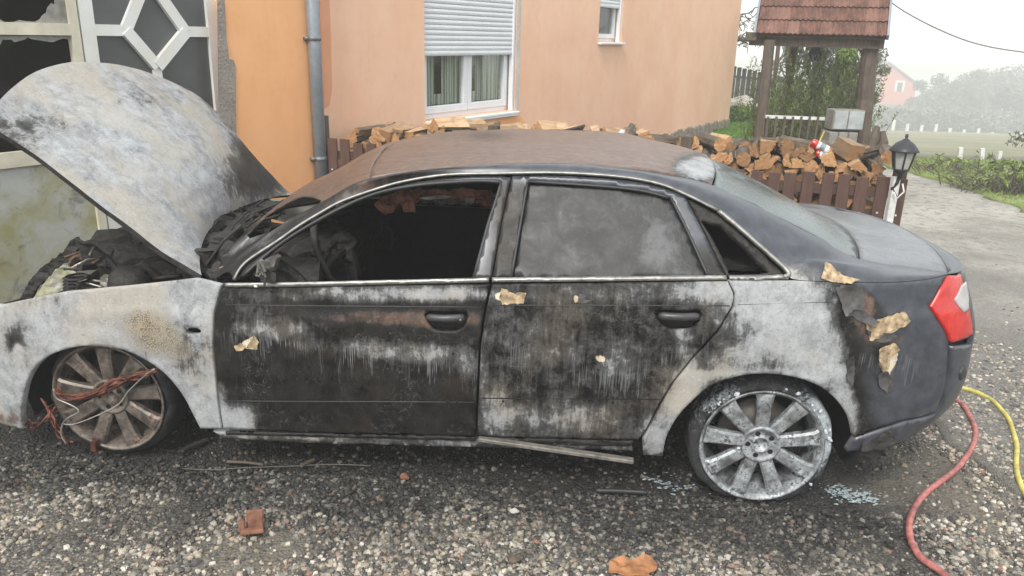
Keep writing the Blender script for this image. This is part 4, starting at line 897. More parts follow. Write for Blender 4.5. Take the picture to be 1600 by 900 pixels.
# ================================================================== TERRAIN
def drop(X,Y):
    Y=np.asarray(Y,float);X=np.asarray(X,float);prof=spl([0,12,15,22,30,45,60,82,110,165,240,330,900],[0,0,-.3,-1.1,-1.95,-3.4,-4.75,-6.9,-9.8,-15.6,-19,-20,-20])(Y)
    side=sstep(.34,.44,X/np.maximum(Y,1));side=np.where(Y>40,sstep(.20,.40,X/np.maximum(Y,1)),side)
    side=np.maximum(side,sstep(55,100,Y))
    return prof*side
def soil(X,Y):
    return .014*mnoise.noise(Vector((X*1.3,Y*1.3,0)))+.006*mnoise.noise(Vector((X*5,Y*5,3)))
def T(X,Y):return float(drop(X,Y))+soil(X,Y)*max(0,min(1,(30-Y)/15))
xs=np.unique(np.r_[np.linspace(-900,-8,14),np.linspace(-8,14,89),np.linspace(14,90,39),np.linspace(90,900,12)])
ys=np.unique(np.r_[np.linspace(-40,-1,8),np.linspace(-1,16,86),np.linspace(16,110,60),np.linspace(110,900,12)])
V=[(x,y,T(x,y)-.012) for y in ys for x in xs];nx=len(xs)
F=[(j*nx+i,j*nx+i+1,(j+1)*nx+i+1,(j+1)*nx+i) for j in range(len(ys)-1) for i in range(nx-1)]
me=bpy.data.meshes.new('ground');me.from_pydata(V,[],F);me.update()
carc=Vector((CX,CY,0))
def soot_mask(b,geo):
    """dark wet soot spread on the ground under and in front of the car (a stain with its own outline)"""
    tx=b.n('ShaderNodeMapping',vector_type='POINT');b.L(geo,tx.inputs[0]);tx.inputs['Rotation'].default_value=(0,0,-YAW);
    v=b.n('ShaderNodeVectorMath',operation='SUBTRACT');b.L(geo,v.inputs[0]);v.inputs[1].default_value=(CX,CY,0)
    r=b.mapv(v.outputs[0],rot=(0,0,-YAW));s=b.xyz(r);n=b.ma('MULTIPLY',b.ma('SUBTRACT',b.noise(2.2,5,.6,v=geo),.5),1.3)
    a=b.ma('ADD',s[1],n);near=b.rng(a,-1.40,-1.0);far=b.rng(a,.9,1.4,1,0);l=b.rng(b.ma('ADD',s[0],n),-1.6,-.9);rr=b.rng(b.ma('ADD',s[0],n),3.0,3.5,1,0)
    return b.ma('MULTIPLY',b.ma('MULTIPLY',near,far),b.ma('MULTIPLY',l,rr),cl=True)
b=NB('gravelly_soil');g=b.gen();sm=soot_mask(b,g);f=b.noise(1.6,5,.6,v=g);gr=b.voro(95,v=g,out='Color');gd=b.voro(95,v=g);gn=b.noise(60,5,.7,v=g)
gs=b.sep(gr)
c=b.ramp(gs[0],[(0,(.05,.046,.04)),(.35,(.12,.11,.10)),(.6,(.19,.17,.14)),(.85,(.30,.27,.22)),(1,(.46,.43,.38))])
c=b.mix(b.rng(gd,.25,.5,0,.6),c,(.05,.045,.04));mud=b.mix(b.rng(gn,.35,.65),(.11,.095,.075),(.21,.185,.15));c=b.mix(b.rng(f,.46,.56,0,.9),c,mud)
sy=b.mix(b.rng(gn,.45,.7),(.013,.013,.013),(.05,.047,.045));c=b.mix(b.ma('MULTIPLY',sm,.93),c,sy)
# far land: pale wet field, green verge
px=b.xyz(g);fld=b.mix(b.rng(b.noise(.25,5,.6,v=g),.35,.65),(.17,.17,.09),(.26,.24,.15));c=b.mix(b.rng(px[1],16,20),c,fld)
M['ground']=b.pbr(c,b.mix(sm,(.85,.85,.85),(.6,.6,.6)),0.,b.bump(b.ma('SUBTRACT',gn,gd),.8,.01))
link('ground',me,None,M['ground'],True,kind='structure')
# ---- the lane: worn concrete going back on the right, and the rough apron in front of it
b=NB('worn_lane');g=b.gen();f=b.noise(.9,6,.65,v=g);m_=b.noise(9,6,.7,v=g);gr=b.sep(b.voro(150,v=g,out='Color'))
gd=b.voro(150,v=g)
c=b.mix(b.rng(f,.38,.62),(.36,.34,.295),(.52,.49,.44));c=b.mix(b.rng(m_,.50,.64,0,.75),c,(.17,.155,.135));c=b.mix(b.rng(b.noise(55,5,.75,v=g),.52,.64,0,.6),c,(.12,.11,.10))
py=b.xyz(g)[1];nearf=b.rng(b.ma('ADD',py,b.ma('MULTIPLY',b.ma('SUBTRACT',f,.5),6)),4.8,8.2,1,0)
st=b.ramp(gr[0],[(0,(.06,.055,.05)),(.4,(.14,.13,.115)),(.8,(.25,.235,.21)),(1,(.42,.40,.36))])
st=b.mix(b.rng(gd,.3,.55,0,.6),st,(.09,.08,.07));st=b.mix(b.rng(m_,.47,.6,0,.7),st,(.25,.24,.215))
c=b.mix(b.ma('MULTIPLY',nearf,.85),c,st)
crk=b.rng(b.voro(.55,v=b.mapv(b.noise(1.2,4,v=g,col=True),(1.5,1.5,1.5)),feat='DISTANCE_TO_EDGE'),.0,.015,.5,0)
c=b.mix(crk,c,(.07,.065,.06))
M['lane']=b.pbr(c,b.rng(m_,.3,.7,.6,.85),0.,b.bump(b.ma('ADD',b.noise(55,5,.75,v=g),b.ma('SUBTRACT',m_,b.ma('MULTIPLY',gd,.5))),.9,.015))
def sheet(name,poly,lift,mat,res=.25,jag=0,**k):
    q=dens(poly,res)
    if jag:q=q+np.array([[jag*mnoise.noise(Vector((p[0]*2.3,p[1]*2.3,1))),jag*mnoise.noise(Vector((p[0]*2.3,p[1]*2.3,7)))] for p in q])
    def f(a,c):return np.stack([np.atleast_1d(a),np.atleast_1d(c),np.array([T(i,j) for i,j in zip(np.atleast_1d(a),np.atleast_1d(c))])+lift],-1)
    me=patch(q.tolist(),f,res=res,thick=.03,shrink=0,out=(0,0,1));return link(name,me,None,mat,True,**k)
G2=lambda u,v:tuple(gnd(u,v)[:2])
lane=[(9,.8),(4.2,1.2),(2.7,1.9),(2.2,2.6),(2.1,3.2),(2.2,4.0),(2.35,4.7),(2.75,5.35),(3.0,6.2),(3.6,8.0),(4.2,9.6),(4.7,10.8),(4.6,12.0),(5.6,13.2),G2(1420,273),G2(1500,292),G2(1560,315),G2(1605,333),(7.2,8.0),(8.5,5.5)]
sheet('lane',lane,.004,M['lane'],.16,.30,kind='structure')
far_l=[(5.2,12.9),(6.2,13.4),(9,13.0),(12,12.0),(11.5,12.6),(8,14.0),(5.0,14.2)]
# ---- grass verge and lawn (soil sheet + blades)
b=NB('verge_soil');g=b.gen();f=b.noise(3,5,v=g);c=b.mix(b.rng(f,.35,.65),(.13,.19,.045),(.24,.27,.10));M['verge']=b.pbr(c,.95,0.,b.bump(f,.5,.02))
b=NB('lawn_soil');g=b.gen();f=b.noise(3,5,v=g);c=b.mix(b.rng(f,.35,.65),(.06,.15,.015),(.12,.24,.025));M['lawnsoil']=b.pbr(c,.95)
verge=[G2(1417,271),G2(1500,291),G2(1560,314),G2(1605,332),(7.2,8.1),(8.8,6.6),(12,7),(14,10),(12.5,12.6),(8.2,12.6),(5.6,13.0)]
sheet('verge',verge,.016,M['verge'],.25,.10,kind='structure')
lawn=[(3.5,11.6),(4.6,11.8),(5.2,13.2),(6.0,15.5),(7.2,18.6),(4.6,19.2),(2.0,19.2),(3.6,16.8),(4.2,14.2)]
sheet('lawn',lawn,.012,M['lawnsoil'],.3,.05,kind='structure')
def blades(name,poly,n,h,w,mat,seed,gen=None,**k):
    r=np.random.default_rng(seed);lo,hi=np.array(poly).min(0),np.array(poly).max(0);P=r.uniform(lo,hi,(int(n*2.5),2));P=P[inpoly(P,poly)][:n];V=[];F=[];sh=[]
    for x,y in P:
        z=T(x,y);a=r.uniform(0,6.28);hh=h*r.uniform(.5,1.3)*(1+.6*mnoise.noise(Vector((x*1.5,y*1.5,0))));dx,dy=math.cos(a)*w,math.sin(a)*w;lx,ly=r.normal(0,.35,2)*hh;i=len(V)
        V+=[(x-dx,y-dy,z),(x+dx,y+dy,z),(x+dx*.7+lx*.4,y+dy*.7+ly*.4,z+hh*.6),(x-dx*.7+lx*.4,y-dy*.7+ly*.4,z+hh*.6),(x+lx,y+ly,z+hh)];F+=[(i,i+1,i+2,i+3),(i+3,i+2,i+4)];sh+=[r.uniform(0,1)]*5
    me=bpy.data.meshes.new(name);me.from_pydata(V,[],F);me.update();at=me.attributes.new('shade','FLOAT','POINT');at.data.foreach_set('value',sh)
    return link(name,me,None,mat,False,kind='stuff',**k)
blades('verge_grass',verge,30000,.055,.006,M['grassm'],1,label='rough green grass growing on the verge beside the lane',cat='grass')
blades('lawn_grass',lawn,16000,.06,.007,M['lawnm'],2,label='bright green mown lawn behind the house corner',cat='grass')
# ---- gravel : stones scattered with geometry nodes, coloured one by one
b=NB('gravel_stone');oi=b.n('ShaderNodeObjectInfo').outputs['Random'];g=b.gen();sm=soot_mask(b,g);n_=b.noise(70,4,.7,v=g)
c=b.ramp(oi,[(0,(.045,.043,.04)),(.18,(.09,.085,.08)),(.36,(.18,.17,.15)),(.56,(.31,.275,.22)),(.72,(.42,.34,.24)),(.82,(.50,.46,.38)),(.92,(.62,.58,.50)),(.97,(.28,.12,.07)),(1,(.70,.68,.62))])
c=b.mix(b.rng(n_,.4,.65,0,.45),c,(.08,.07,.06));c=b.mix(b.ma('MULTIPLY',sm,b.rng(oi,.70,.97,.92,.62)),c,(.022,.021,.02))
M['gravel']=b.pbr(c,.62,0.,b.bump(n_,.4,.003))
stones=[]
hid=bpy.data.collections.new('gravel_sources')
for k in range(7):
    m=MB();blobmesh(m,(0,0,0),1,k*5+1,1,(1,.75+.05*k%.3,.55+.04*k),.55);me=m.mesh('pebble');me.materials.append(M['gravel'])
    o=bpy.data.objects.new('pebble',me);hid.objects.link(o)
def scatter(name,pts,smin,smax,seed,**k):
    """one mesh of points, each carrying a stone"""
    P=np.array(pts);me=bpy.data.meshes.new(name);me.from_pydata(P.tolist(),[],[]);me.update()
    o=bpy.data.objects.new(name,me);COL.objects.link(o);tag(o,kind='stuff',**k)
    ng=bpy.data.node_groups.new(name,'GeometryNodeTree');ng.interface.new_socket('Geometry',in_out='INPUT',socket_type='NodeSocketGeometry');ng.interface.new_socket('Geometry',in_out='OUTPUT',socket_type='NodeSocketGeometry')
    N=ng.nodes.new;gi=N('NodeGroupInput');go=N('NodeGroupOutput');ip=N('GeometryNodeInstanceOnPoints');ci=N('GeometryNodeCollectionInfo');ci.inputs[0].default_value=hid;ci.inputs['Separate Children'].default_value=True;ci.inputs['Reset Children'].default_value=True
    rr=N('FunctionNodeRandomValue');rr.data_type='FLOAT_VECTOR';rr.inputs[0].default_value=(-.5,-.5,0);rr.inputs[1].default_value=(.5,.5,6.28);rr.inputs['Seed'].default_value=seed
    rs=N('FunctionNodeRandomValue');rs.data_type='FLOAT';rs.inputs[2].default_value=0;rs.inputs[3].default_value=1;rs.inputs['Seed'].default_value=seed+1
    pw=N('ShaderNodeMath');pw.operation='POWER';pw.inputs[1].default_value=2.3;mr=N('ShaderNodeMapRange');mr.inputs[3].default_value=smin;mr.inputs[4].default_value=smax
    l=ng.links.new;l(gi.outputs[0],ip.inputs['Points']);l(ci.outputs[0],ip.inputs['Instance']);ip.inputs['Pick Instance'].default_value=True
    l(rr.outputs[0],ip.inputs['Rotation']);l(rs.outputs[1],pw.inputs[0]);l(pw.outputs[0],mr.inputs[0]);l(mr.outputs[0],ip.inputs['Scale']);l(ip.outputs[0],go.inputs[0])
    md=o.modifiers.new('stones','NODES');md.node_group=ng;return o
def inlane(P):return inpoly(P,lane)
r=np.random.default_rng(3);n=170000
# denser towards the camera, thin under the car and on the lane
Y=1.6+r.beta(1.1,2.5,n)*6.4;X=r.uniform(-1,1,n)*(Y*.78+.35)
P=np.stack([X,Y],-1);il=inlane(P);dens_=np.array([mnoise.noise(Vector((x*1.1,y*1.1,5)))+.5*mnoise.noise(Vector((x*3.3,y*3.3,2))) for x,y in P])
cc=np.array([w2c((x,y,0)) for x,y in P]);under=(cc[:,1]>-.80)&(cc[:,0]>-1)&(cc[:,0]<3.6)
keep=r.random(n)<np.clip(1.0+1.9*np.minimum(dens_+.12,0),.12,1)*np.where(il,np.clip(1.0-(P[:,1]-3.3)*.20,.04,1),1)*np.where(P[:,0]>1.2+.2*P[:,1],.6,1)*np.where(under,.18,1)
keep&=~((cc[:,1]>1.2)&(r.random(n)>.15))
P=P[keep];il=inlane(P);pts=[(x,y,T(x,y)-.010+(.012 if k_ else 0)) for (x,y),k_ in zip(P,il)]
print('gravel',len(pts))
scatter('gravel',pts,.0036,.0155,5,label='loose mixed gravel and chippings covering the yard in front of the car',cat='gravel')
r=np.random.default_rng(8);n=900;Y=1.7+r.beta(1.1,2.2,n)*3.0;X=r.uniform(-1,1,n)*(Y*.7+.2);P=np.stack([X,Y],-1);cc=np.array([w2c((x,y,0)) for x,y in P]);P=P[(cc[:,1]<-.86)&~(inlane(P)&(r.random(n)<.8))]
scatter('pebbles',[(x,y,T(x,y)-.010) for x,y in P],.009,.021,11,label='larger pale pebbles scattered among the yard gravel',cat='pebbles')
# ================================================================== THE HOUSE
WA=atY(725,187,8.5);WD=np.array([.5314,.8471,0]);WN=np.array([.8471,-.5314,0])   # along the wall, outward
def onwall(u,v,off=0.):
    d=ray(u,v);t=((WA+WN*off-CAM)@WN)/(d@WN);p=CAM+d*t;return (p-WA)@WD,p[2]
def wp(s,z,off=0.):p=WA+WD*s+WN*off;return (p[0],p[1],z)
WM=Matrix(((WD[0],-WN[0],0,WA[0]),(WD[1],-WN[1],0,WA[1]),(0,0,1,0),(0,0,0,1)))   # local: x along, y into the house, z up
house=empty('house',tuple(WA[:2])+(0,),label='peach rendered house wall with shuttered window behind the car',cat='house')
house.matrix_world=WM
sL,_=onwall(-260,100);sD,_=onwall(351,100);sP,_=onwall(497,140);sE,_=onwall(1148,100)
wl,zt_=onwall(663.5,88);wr,_=onwall(806,120);_,zb=onwall(664,190)
vl,_=onwall(936,40);vr,_=onwall(972,40);_,vb=onwall(950,66)
print('wall',sL,sD,sP,sE,'win',wl,wr,zb,'small',vl,vr,vb,'shutter z',zt_)
ZT=3.3;WTOP=zb+1.45;VT=vb+.75
def wallmesh(mb,s0,s1,z0,z1,holes,y0,dep,rev=.18):
    sc=sorted({s0,s1}|{h[i] for h in holes for i in (0,1)});zc=sorted({z0,z1}|{h[i] for h in holes for i in (2,3)})
    for a,c in zip(sc,sc[1:]):
        for d,e in zip(zc,zc[1:]):
            if any(h[0]-1e-6<=a and c<=h[1]+1e-6 and h[2]-1e-6<=d and e<=h[3]+1e-6 for h in holes):continue
            mb.add([(a,y0,d),(c,y0,d),(c,y0,e),(a,y0,e)],[(0,1,2,3)])
    mb.add([(s0,y0,z0),(s0,y0,z1),(s0,dep,z1),(s0,dep,z0),(s1,y0,z0),(s1,y0,z1),(s1,dep,z1),(s1,dep,z0)],[(0,1,2,3),(4,7,6,5),(1,5,6,2)])
    for a,c,d,e in holes:
        mb.add([(a,y0,d),(a,rev,d),(a,rev,e),(a,y0,e),(c,y0,d),(c,rev,d),(c,rev,e),(c,y0,e)],[(0,3,2,1),(4,5,6,7),(0,1,5,4),(3,7,6,2)])
m=MB();wallmesh(m,sP+.05,sE,-.2,ZT,[(wl,wr,zb,WTOP),(vl,vr,vb,VT)],0,.4)
# rounded far corner and end wall
vs=[];n=6
for k in range(n+1):
    a=R(90)*k/n;
    for z in (-.2,ZT):vs.append((sE+.25*math.sin(a)*.6,.25*(1-math.cos(a)),z))
m.add(vs,[(2*k,2*k+2,2*k+3,2*k+1) for k in range(n)]);m.add([(sE+.15,.25,-.2),(sE+.15,8,-.2),(sE+.15,8,ZT),(sE+.15,.25,ZT)],[(0,1,2,3)])
m.build('wall',M['peach'],house)
m=MB();m.box((sD-.02,-.07,-.2),(sP-.03,.30,ZT));m.build('garage_wall',M['orange'],house)
m=MB();m.box((sL-3,-.07,2.75),(sD-.022,.30,ZT));m.build('lintel_wall',M['orange'],house)
# orange touch-up strip beside the pipe, patch under the sill
m=MB();q=[(sP+.06,1.1),(sP+.06,ZT-.01),(sP+.185,ZT-.01),(sP+.175,1.7),(sP+.16,1.25),(sP+.12,1.12)];
m.add([(a,-.003,c) for a,c in q],[tuple(range(len(q)))]);m.build('paint_patch',stucco('salmon_patch',(.72,.33,.19),(.74,.37,.22)),house)
m=MB();q=[(wl-.02,zb-.02),(wl-.02,zb-.6),(wr+.5,zb-.6),(wr+.3,zb-.2),(wr+.05,zb-.02)];m.add([(a,-.003,c) for a,c in q],[tuple(range(len(q)))]);m.build('paint_patch',M['orange'],house)
# chipped plaster beside the garage door
s0,z0=onwall(357,180);cp=[onwall(*p,.07) for p in [(338,0),(350,0),(353,60),(357,92),(364,94),(367,104),(368,200),(369,260),(372,330),(342,330),(340,180)]]
m=MB();vs=[(a,-.078,c) for a,c in cp];m.add(vs,[tuple(range(len(vs)))]);o=m.build('bare_mortar_edge',M['mortar'],house)
# plinth stones at the corner
_,pz0=onwall(1085,205);m=MB()
for k in range(30):
    a0=sE-3.2+k*.16;
    if a0+.15>sE+.1:break
    m.box((a0,-.03-.008*(k%3),-.15),(a0+.15,.02,.17+.02*((k*7)%3)),bev=.012);m2=m
m.build('plinth',M['stone'],house,kind='stuff')
# rough reveal edge of the big window and its lining
m=MB();m.box((wr-.012,-.004,zb),(wr+.07,.0,WTOP));m.build('window_reveal_render',simple('pale_reveal',(.52,.50,.47),.9,var=.2),house)
def window(l,r_,bz,tz,shut,leafs,small=False):
    w=empty('window',parent_none if False else (0,0,0));w.parent=house
    d=.10;fw=.055 if not small else .05
    m=MB();m.box((l,d,bz),(r_,d+.06,bz+fw),bev=.004);m.box((l,d,tz-fw),(r_,d+.06,tz),bev=.004);m.box((l,d,bz+fw),(l+fw,d+.06,tz-fw),bev=.004);m.box((r_-fw,d,bz+fw),(r_,d+.06,tz-fw),bev=.004);m.build('frame',M['pvc'],w)
    e=(l+fw+.005,r_-fw-.005);step=(e[1]-e[0])/leafs
    for k in range(leafs):
        a,c=e[0]+k*step,e[0]+(k+1)*step;m=MB();sw_=.075 if not small else .06;y0=d-.018
        m.box((a+.002,y0,bz+fw),(c-.002,y0+.06,bz+fw+sw_),bev=.005);m.box((a+.002,y0,tz-fw-sw_),(c-.002,y0+.06,tz-fw),bev=.005);m.box((a+.002,y0,bz+fw+sw_),(a+sw_,y0+.06,tz-fw-sw_),bev=.005);m.box((c-sw_,y0,bz+fw+sw_),(c-.002,y0+.06,tz-fw-sw_),bev=.005)
        sa=m.build('sash',M['pvc'],w);m=MB();m.box((a+sw_-.01,y0+.03,bz+fw+sw_-.01),(c-sw_+.01,y0+.034,tz-fw-sw_+.01));m.build('pane',M['glass'],w)
    # roller shutter slats
    m=MB();m.box((l-.002,d-.075,bz+fw),(l+.03,d-.04,tz),bev=.004);m.box((r_-.05,d-.085,bz),(r_-.012,d-.03,tz),bev=.004);m.build('shutter_guide',M['pvc'],w)
    z=shut;h=.050;k=0
    while z<tz-.02:
        m=MB();prof=[(-.062,.0),(-.070,.008),(-.073,.024),(-.070,.040),(-.060,.0485),(-.055,.0485),(-.055,0)];vs=[(x_,d+a,z+c*(1 if k else 1.1)) for x_ in (l+.012,r_-.042) for a,c in prof];n=len(prof)
        m.add(vs,[(i,(i+1)%n,n+(i+1)%n,n+i) for i in range(n)]+[tuple(range(n))[::-1],tuple(range(n,2*n))]);m.build('shutter_slat',M['shutter'],w);z+=h;k+=1
    m=MB();m.box((l+.0,-.06,bz-.03),(r_+(.015 if not small else .04),d+.002,bz-.002),bev=.005)
    if not small:m.box((l+.0,-.052,bz-.05),(r_-.0,-.048,bz-.028))
    m.build('sill',M['pvc'],w)
    m=MB();m.box((l-.3,.65,bz-.3),(r_+.3,.7,tz+.3));m.box((l-.3,.2,bz-.3),(l-.25,.65,tz+.3));m.box((r_+.25,.2,bz-.3),(r_+.3,.65,tz+.3));m.box((l-.25,.2,bz-.3),(r_+.25,.65,bz-.25));m.build('room_back',M['room'],w)
    return w
W1=window(wl,wr,zb+.0,WTOP,zt_,2);W2=window(vl,vr,vb,VT,onwall(950,12)[1],1,True)
W1.name='window'
# net curtain with folds and a lace hem
m=MB();n=120;vs=[];
for k in range(n+1):
    s_=wl+.03+(wr-wl-.06)*k/n;y=.185+.012*math.sin(k*.55)+.008*math.sin(k*1.37+1)
    for z in (zb+.13,zb+.24,WTOP):vs.append((s_,y,z))
fs=[];
for k in range(n):
    if (k//9)%5==3:continue
    fs.append((3*k+1,3*k+4,3*k+5,3*k+2))
m.add(vs,fs+[(3*k,3*k+3,3*k+4,3*k+1) for k in range(n)])
b=NB('thin_curtain');tr=b.n('ShaderNodeBsdfTransparent');df=b.n('ShaderNodeBsdfDiffuse');df.inputs[0].default_value=(.88,.87,.80,1);mx=b.n('ShaderNodeMixShader');b.L(b.rng(b.wave(9,4,v=b.mapv(b.obj(),(1,1,.05))),.2,.8,.45,1.),mx.inputs[0]);b.t.links.new(tr.outputs[0],mx.inputs[1]);b.t.links.new(df.outputs[0],mx.inputs[2]);b.t.links.new(mx.outputs[0],b.out.inputs[0])
m.build('curtain',b.m,W1,False)
# downpipe
pa=[onwall(483,0,.10),onwall(502,282,.10)];sp_=(pa[0][0]+pa[1][0])/2
dp=MB();dp.tube([(sp_,-.115,0),(sp_,-.115,3.2)],.052,20);pipe=dp.build('downpipe',M['zinc'],house,True)
for zz in (onwall(500,247,.1)[1],onwall(488,60,.1)[1]):
    m=MB();m.lathe([(.052,-.018),(.060,-.016),(.060,.016),(.052,.018)],20,c=(sp_,-.115,zz));m.box((sp_-.075,-.12,zz-.012),(sp_-.055,-.05,zz+.012));m.build('pipe_clip',M['clip'],pipe,True)
m=MB();m.box((sp_-.10,-.069,-.1),(sp_-.055,-.055,ZT));m.build('corner_shade_strip',M['clip'],house)  # solid dark strip painting in the shade left of the downpipe
# ---- garage door (two leaves with glazed upper part)
gd_=empty('garage_door',(0,0,0),label='white metal garage door with diamond glazing and smashed left panes',cat='garage door');gd_.matrix_world=WM
OFF_=-.0
def W_(u,v):return onwall(u,v,OFF_)
sj,_=W_(131,60);sR,_=W_(345,60);zbar1=W_(240,40)[1];zbar0=W_(240,57)[1]
y0=.03
def bar(mb,a,c,w=.07,th=.045,yy=y0):mb.beam((a[0],yy,a[1]),(c[0],yy,c[1]),th,w,up=(0,0,1)) if abs(a[0]-c[0])>1e-3 else mb.box((a[0]-w/2,yy-th/2,a[1]),(a[0]+w/2,yy+th/2,c[1]))
topz=2.72
def diag(mb,a,c,w,yy,th=.045):
    d=np.array([c[0]-a[0],c[1]-a[1]]);L=np.hypot(*d);d/=L;nn=np.array([-d[1],d[0]])*w/2;pts=[(a[0]+nn[0],a[1]+nn[1]),(a[0]-nn[0],a[1]-nn[1]),(c[0]-nn[0],c[1]-nn[1]),(c[0]+nn[0],c[1]+nn[1])]
    mb.add([(p[0],yy-th/2,p[1]) for p in pts]+[(p[0],yy+th/2,p[1]) for p in pts],[(0,1,2,3),(7,6,5,4),(0,4,5,1),(1,5,6,2),(2,6,7,3),(3,7,4,0)])
L1,R1=sj+.045,sR-.045
leaf=MB();
for s_ in (L1,R1):leaf.box((s_-.045,y0-.02,0.02),(s_+.045,y0+.03,topz))
leaf.box((L1+.045,y0-.02,topz-.09),(R1-.045,y0+.03,topz));leaf.box((L1+.045,y0-.02,.02),(R1-.045,y0+.03,.12))
mid_=(W_(242,50)[0]);zm=(zbar1+zbar0)/2;hb=.075
dl_=(W_(199,47)[0],zm);dr_=(W_(292,47)[0],zm);dt=(mid_,W_(242,-35)[1]);db=(mid_,W_(250,104)[1])
leaf.box((L1+.045,y0-.018,zbar0),(dl_[0],y0+.028,zbar1));leaf.box((dr_[0],y0-.018,zbar0),(R1-.045,y0+.028,zbar1))
for k,(a,c) in enumerate(((dl_,dt),(dt,dr_),(dl_,db),(db,dr_))):diag(leaf,a,c,.075,y0+.003-.0022*k,.048+.002*k)
leaf.box((L1+.045,y0-.018,.92),(R1-.045,y0+.028,1.00));leaf.box((mid_-.03,y0-.017,1.0),(mid_+.03,y0+.027,db[1]));leaf.box((mid_-.03,y0-.017,dt[1]),(mid_+.03,y0+.027,topz-.09))
lf=leaf.build('door_leaf',M['doorwhite'],gd_)
m=MB();m.box((L1+.04,y0+.006,.98),(R1-.04,y0+.012,topz-.05));m.build('glass_pane',M['doorglass'],gd_)
m=MB();m.box((L1+.04,y0+.0,.1),(R1-.04,y0+.010,.94));
for k in range(1,6):m.box((L1+(R1-L1)*k/6-.006,y0-.008,.12),(L1+(R1-L1)*k/6+.006,y0+.004,.92))
m.build('door_panel',M['doorwhite'],gd_)
for zz in (W_(350,46)[1],):
    m=MB();m.lathe([(0,-.05),(.011,-.05),(.011,-.002),(.013,-.002),(.013,.002),(.011,.002),(.011,.05),(0,.05)],12,c=(sR+.03,y0-.03,zz));m.build('hinge',M['clip'],gd_)
# left leaf, scorched, glass broken
sl_,_=onwall(-240,60);leaf2=MB();a_,b__=sl_,sj-.012
leaf2.box((b__-.055,y0-.02,.02),(b__,y0+.03,topz));leaf2.box((a_,y0-.02,.02),(a_+.07,y0+.03,topz));leaf2.box((a_+.07,y0-.018,zbar0),(b__-.055,y0+.028,zbar1));leaf2.box((a_+.07,y0-.018,topz-.09),(b__-.055,y0+.028,topz))
zlow=onwall(60,258)[1];leaf2.box((a_+.07,y0-.018,zlow-.0),(b__-.055,y0+.028,zlow+.09));m_1=(W_(-90,50)[0]);leaf2.box((m_1-.03,y0-.016,zlow),(m_1+.03,y0+.026,topz-.1))
leaf2.build('door_leaf',simple('smoked_white',(.62,.58,.46),.5,var=.15,sc=12),gd_)
m=MB();m.box((a_+.06,y0+.002,.1),(b__-.05,y0+.012,zlow+.01));m.build('door_panel',M['scorched'],gd_)
def shard(pts):
    q=[onwall(u,v,-.035) for u,v in pts];m=MB();m.add([(a,.033,c) for a,c in q]+[(a,.038,c) for a,c in q],[tuple(range(len(q))),tuple(range(2*len(q)-1,len(q)-1,-1))]+[(i,i+len(q),(i+1)%len(q)+len(q),(i+1)%len(q)) for i in range(len(q))]);m.build('glass_shard',M['brokenglass'],gd_)
shard([(116,40),(0,40),(-60,40),(-60,30),(0,30),(8,35),(22,34),(30,31),(40,33),(55,34),(62,30),(66,24),(72,20),(74,12),(80,5),(85,7),(88,-40),(116,-40)])
shard([(-60,55),(116,56),(118,95),(121,105),(117,100),(113,80),(112,62),(98,60),(82,66),(68,64),(48,61),(44,58),(38,62),(22,66),(18,62),(4,62),(0,70),(-60,70)])
m=MB();m.box((sL-2,1.8,-.1),(sD,1.9,ZT));m.box((sL-2,.4,2.9),(sD,1.8,2.95));m.box((sL-2,.3,-.02),(sD,1.8,0.0));m.box((sD-.0,.3,0),(sD+.05,1.8,ZT));m.build('garage_inside',M['room'],house)
m=MB();m.box((onwall(4,70)[0],.8,0),(onwall(14,70)[0],.86,2.6));m.beam((onwall(-30,80)[0],.9,1.75),(onwall(100,100)[0],.9,1.2),.3,.2);m.build('garage_clutter',M['char'],house)
m=MB();m.box((sR+.0,y0-.045,0),(sR+.035,y0+.05,2.74));m.box((sL-2,y0-.045,2.72),(sR,y0+.05,2.76));m.build('door_frame',simple('scuffed_frame',(.45,.42,.37),.6,var=.4),gd_)
# ================================================================== PICKET FENCE + WOODPILE
FA=np.array([-1.66,6.62]);FB=np.array([2.74,5.50]);FL=np.hypot(*(FB-FA));fa=math.atan2(*(FB-FA)[::-1])
fence=empty('picket_fence',(FA[0],FA[1],0),fa,label='brown wooden picket fence in front of the stacked firewood',cat='fence')
def fpx(u,v,off=0.):
    """sight line to the fence plane, in fence coordinates"""
    d=ray(u,v);n=np.array([math.sin(fa),-math.cos(fa),0]);t=((np.array([FA[0],FA[1],0])+n*off-CAM)@n)/(d@n);p=CAM+d*t;q=p[:2]-FA
    return q[0]*math.cos(fa)+q[1]*math.sin(fa),p[2]
tops=spl([fpx(515,216)[0],fpx(560,221)[0],fpx(1240,268)[0],fpx(1400,279)[0]],[fpx(515,216)[1],fpx(560,221)[1],fpx(1240,268)[1],fpx(1400,279)[1]])
print('fence top',[fpx(515,216),fpx(1240,268),fpx(1400,279)],FL)
n_=int(FL/.121);scr=MB()
for k in range(n_+1):
    s_=k*FL/n_;z=float(tops(s_))+random.uniform(-.012,.012);m=MB();lean=random.uniform(-.012,.012);w=.084
    m.box((-w/2,-.012,.05),(w/2,.008,z),bev=.003);o=m.build('picket',M['picket'],fence);o.location=(s_,-.02,0);o.rotation_euler=(0,lean,0)
    for zz in (z-.26,):
        scr.lathe([(0,-.004),(.007,-.003),(.008,0)],6,axis='y',c=(s_+lean*(zz-z),-.033,zz))
scr.build('screw',M['offwhite'],fence,kind='stuff')
for zz in (.25,.70):
    m=MB();m.box((-.02,-.01,zz),(FL+.02,.025,zz+.07));m.build('rail',M['picket'],fence)
for k in range(4):
    m=MB();m.box((k*FL/3-.04,.026,0),(k*FL/3+.04,.10,1.05));m.build('fence_post',M['oldwood'],fence)
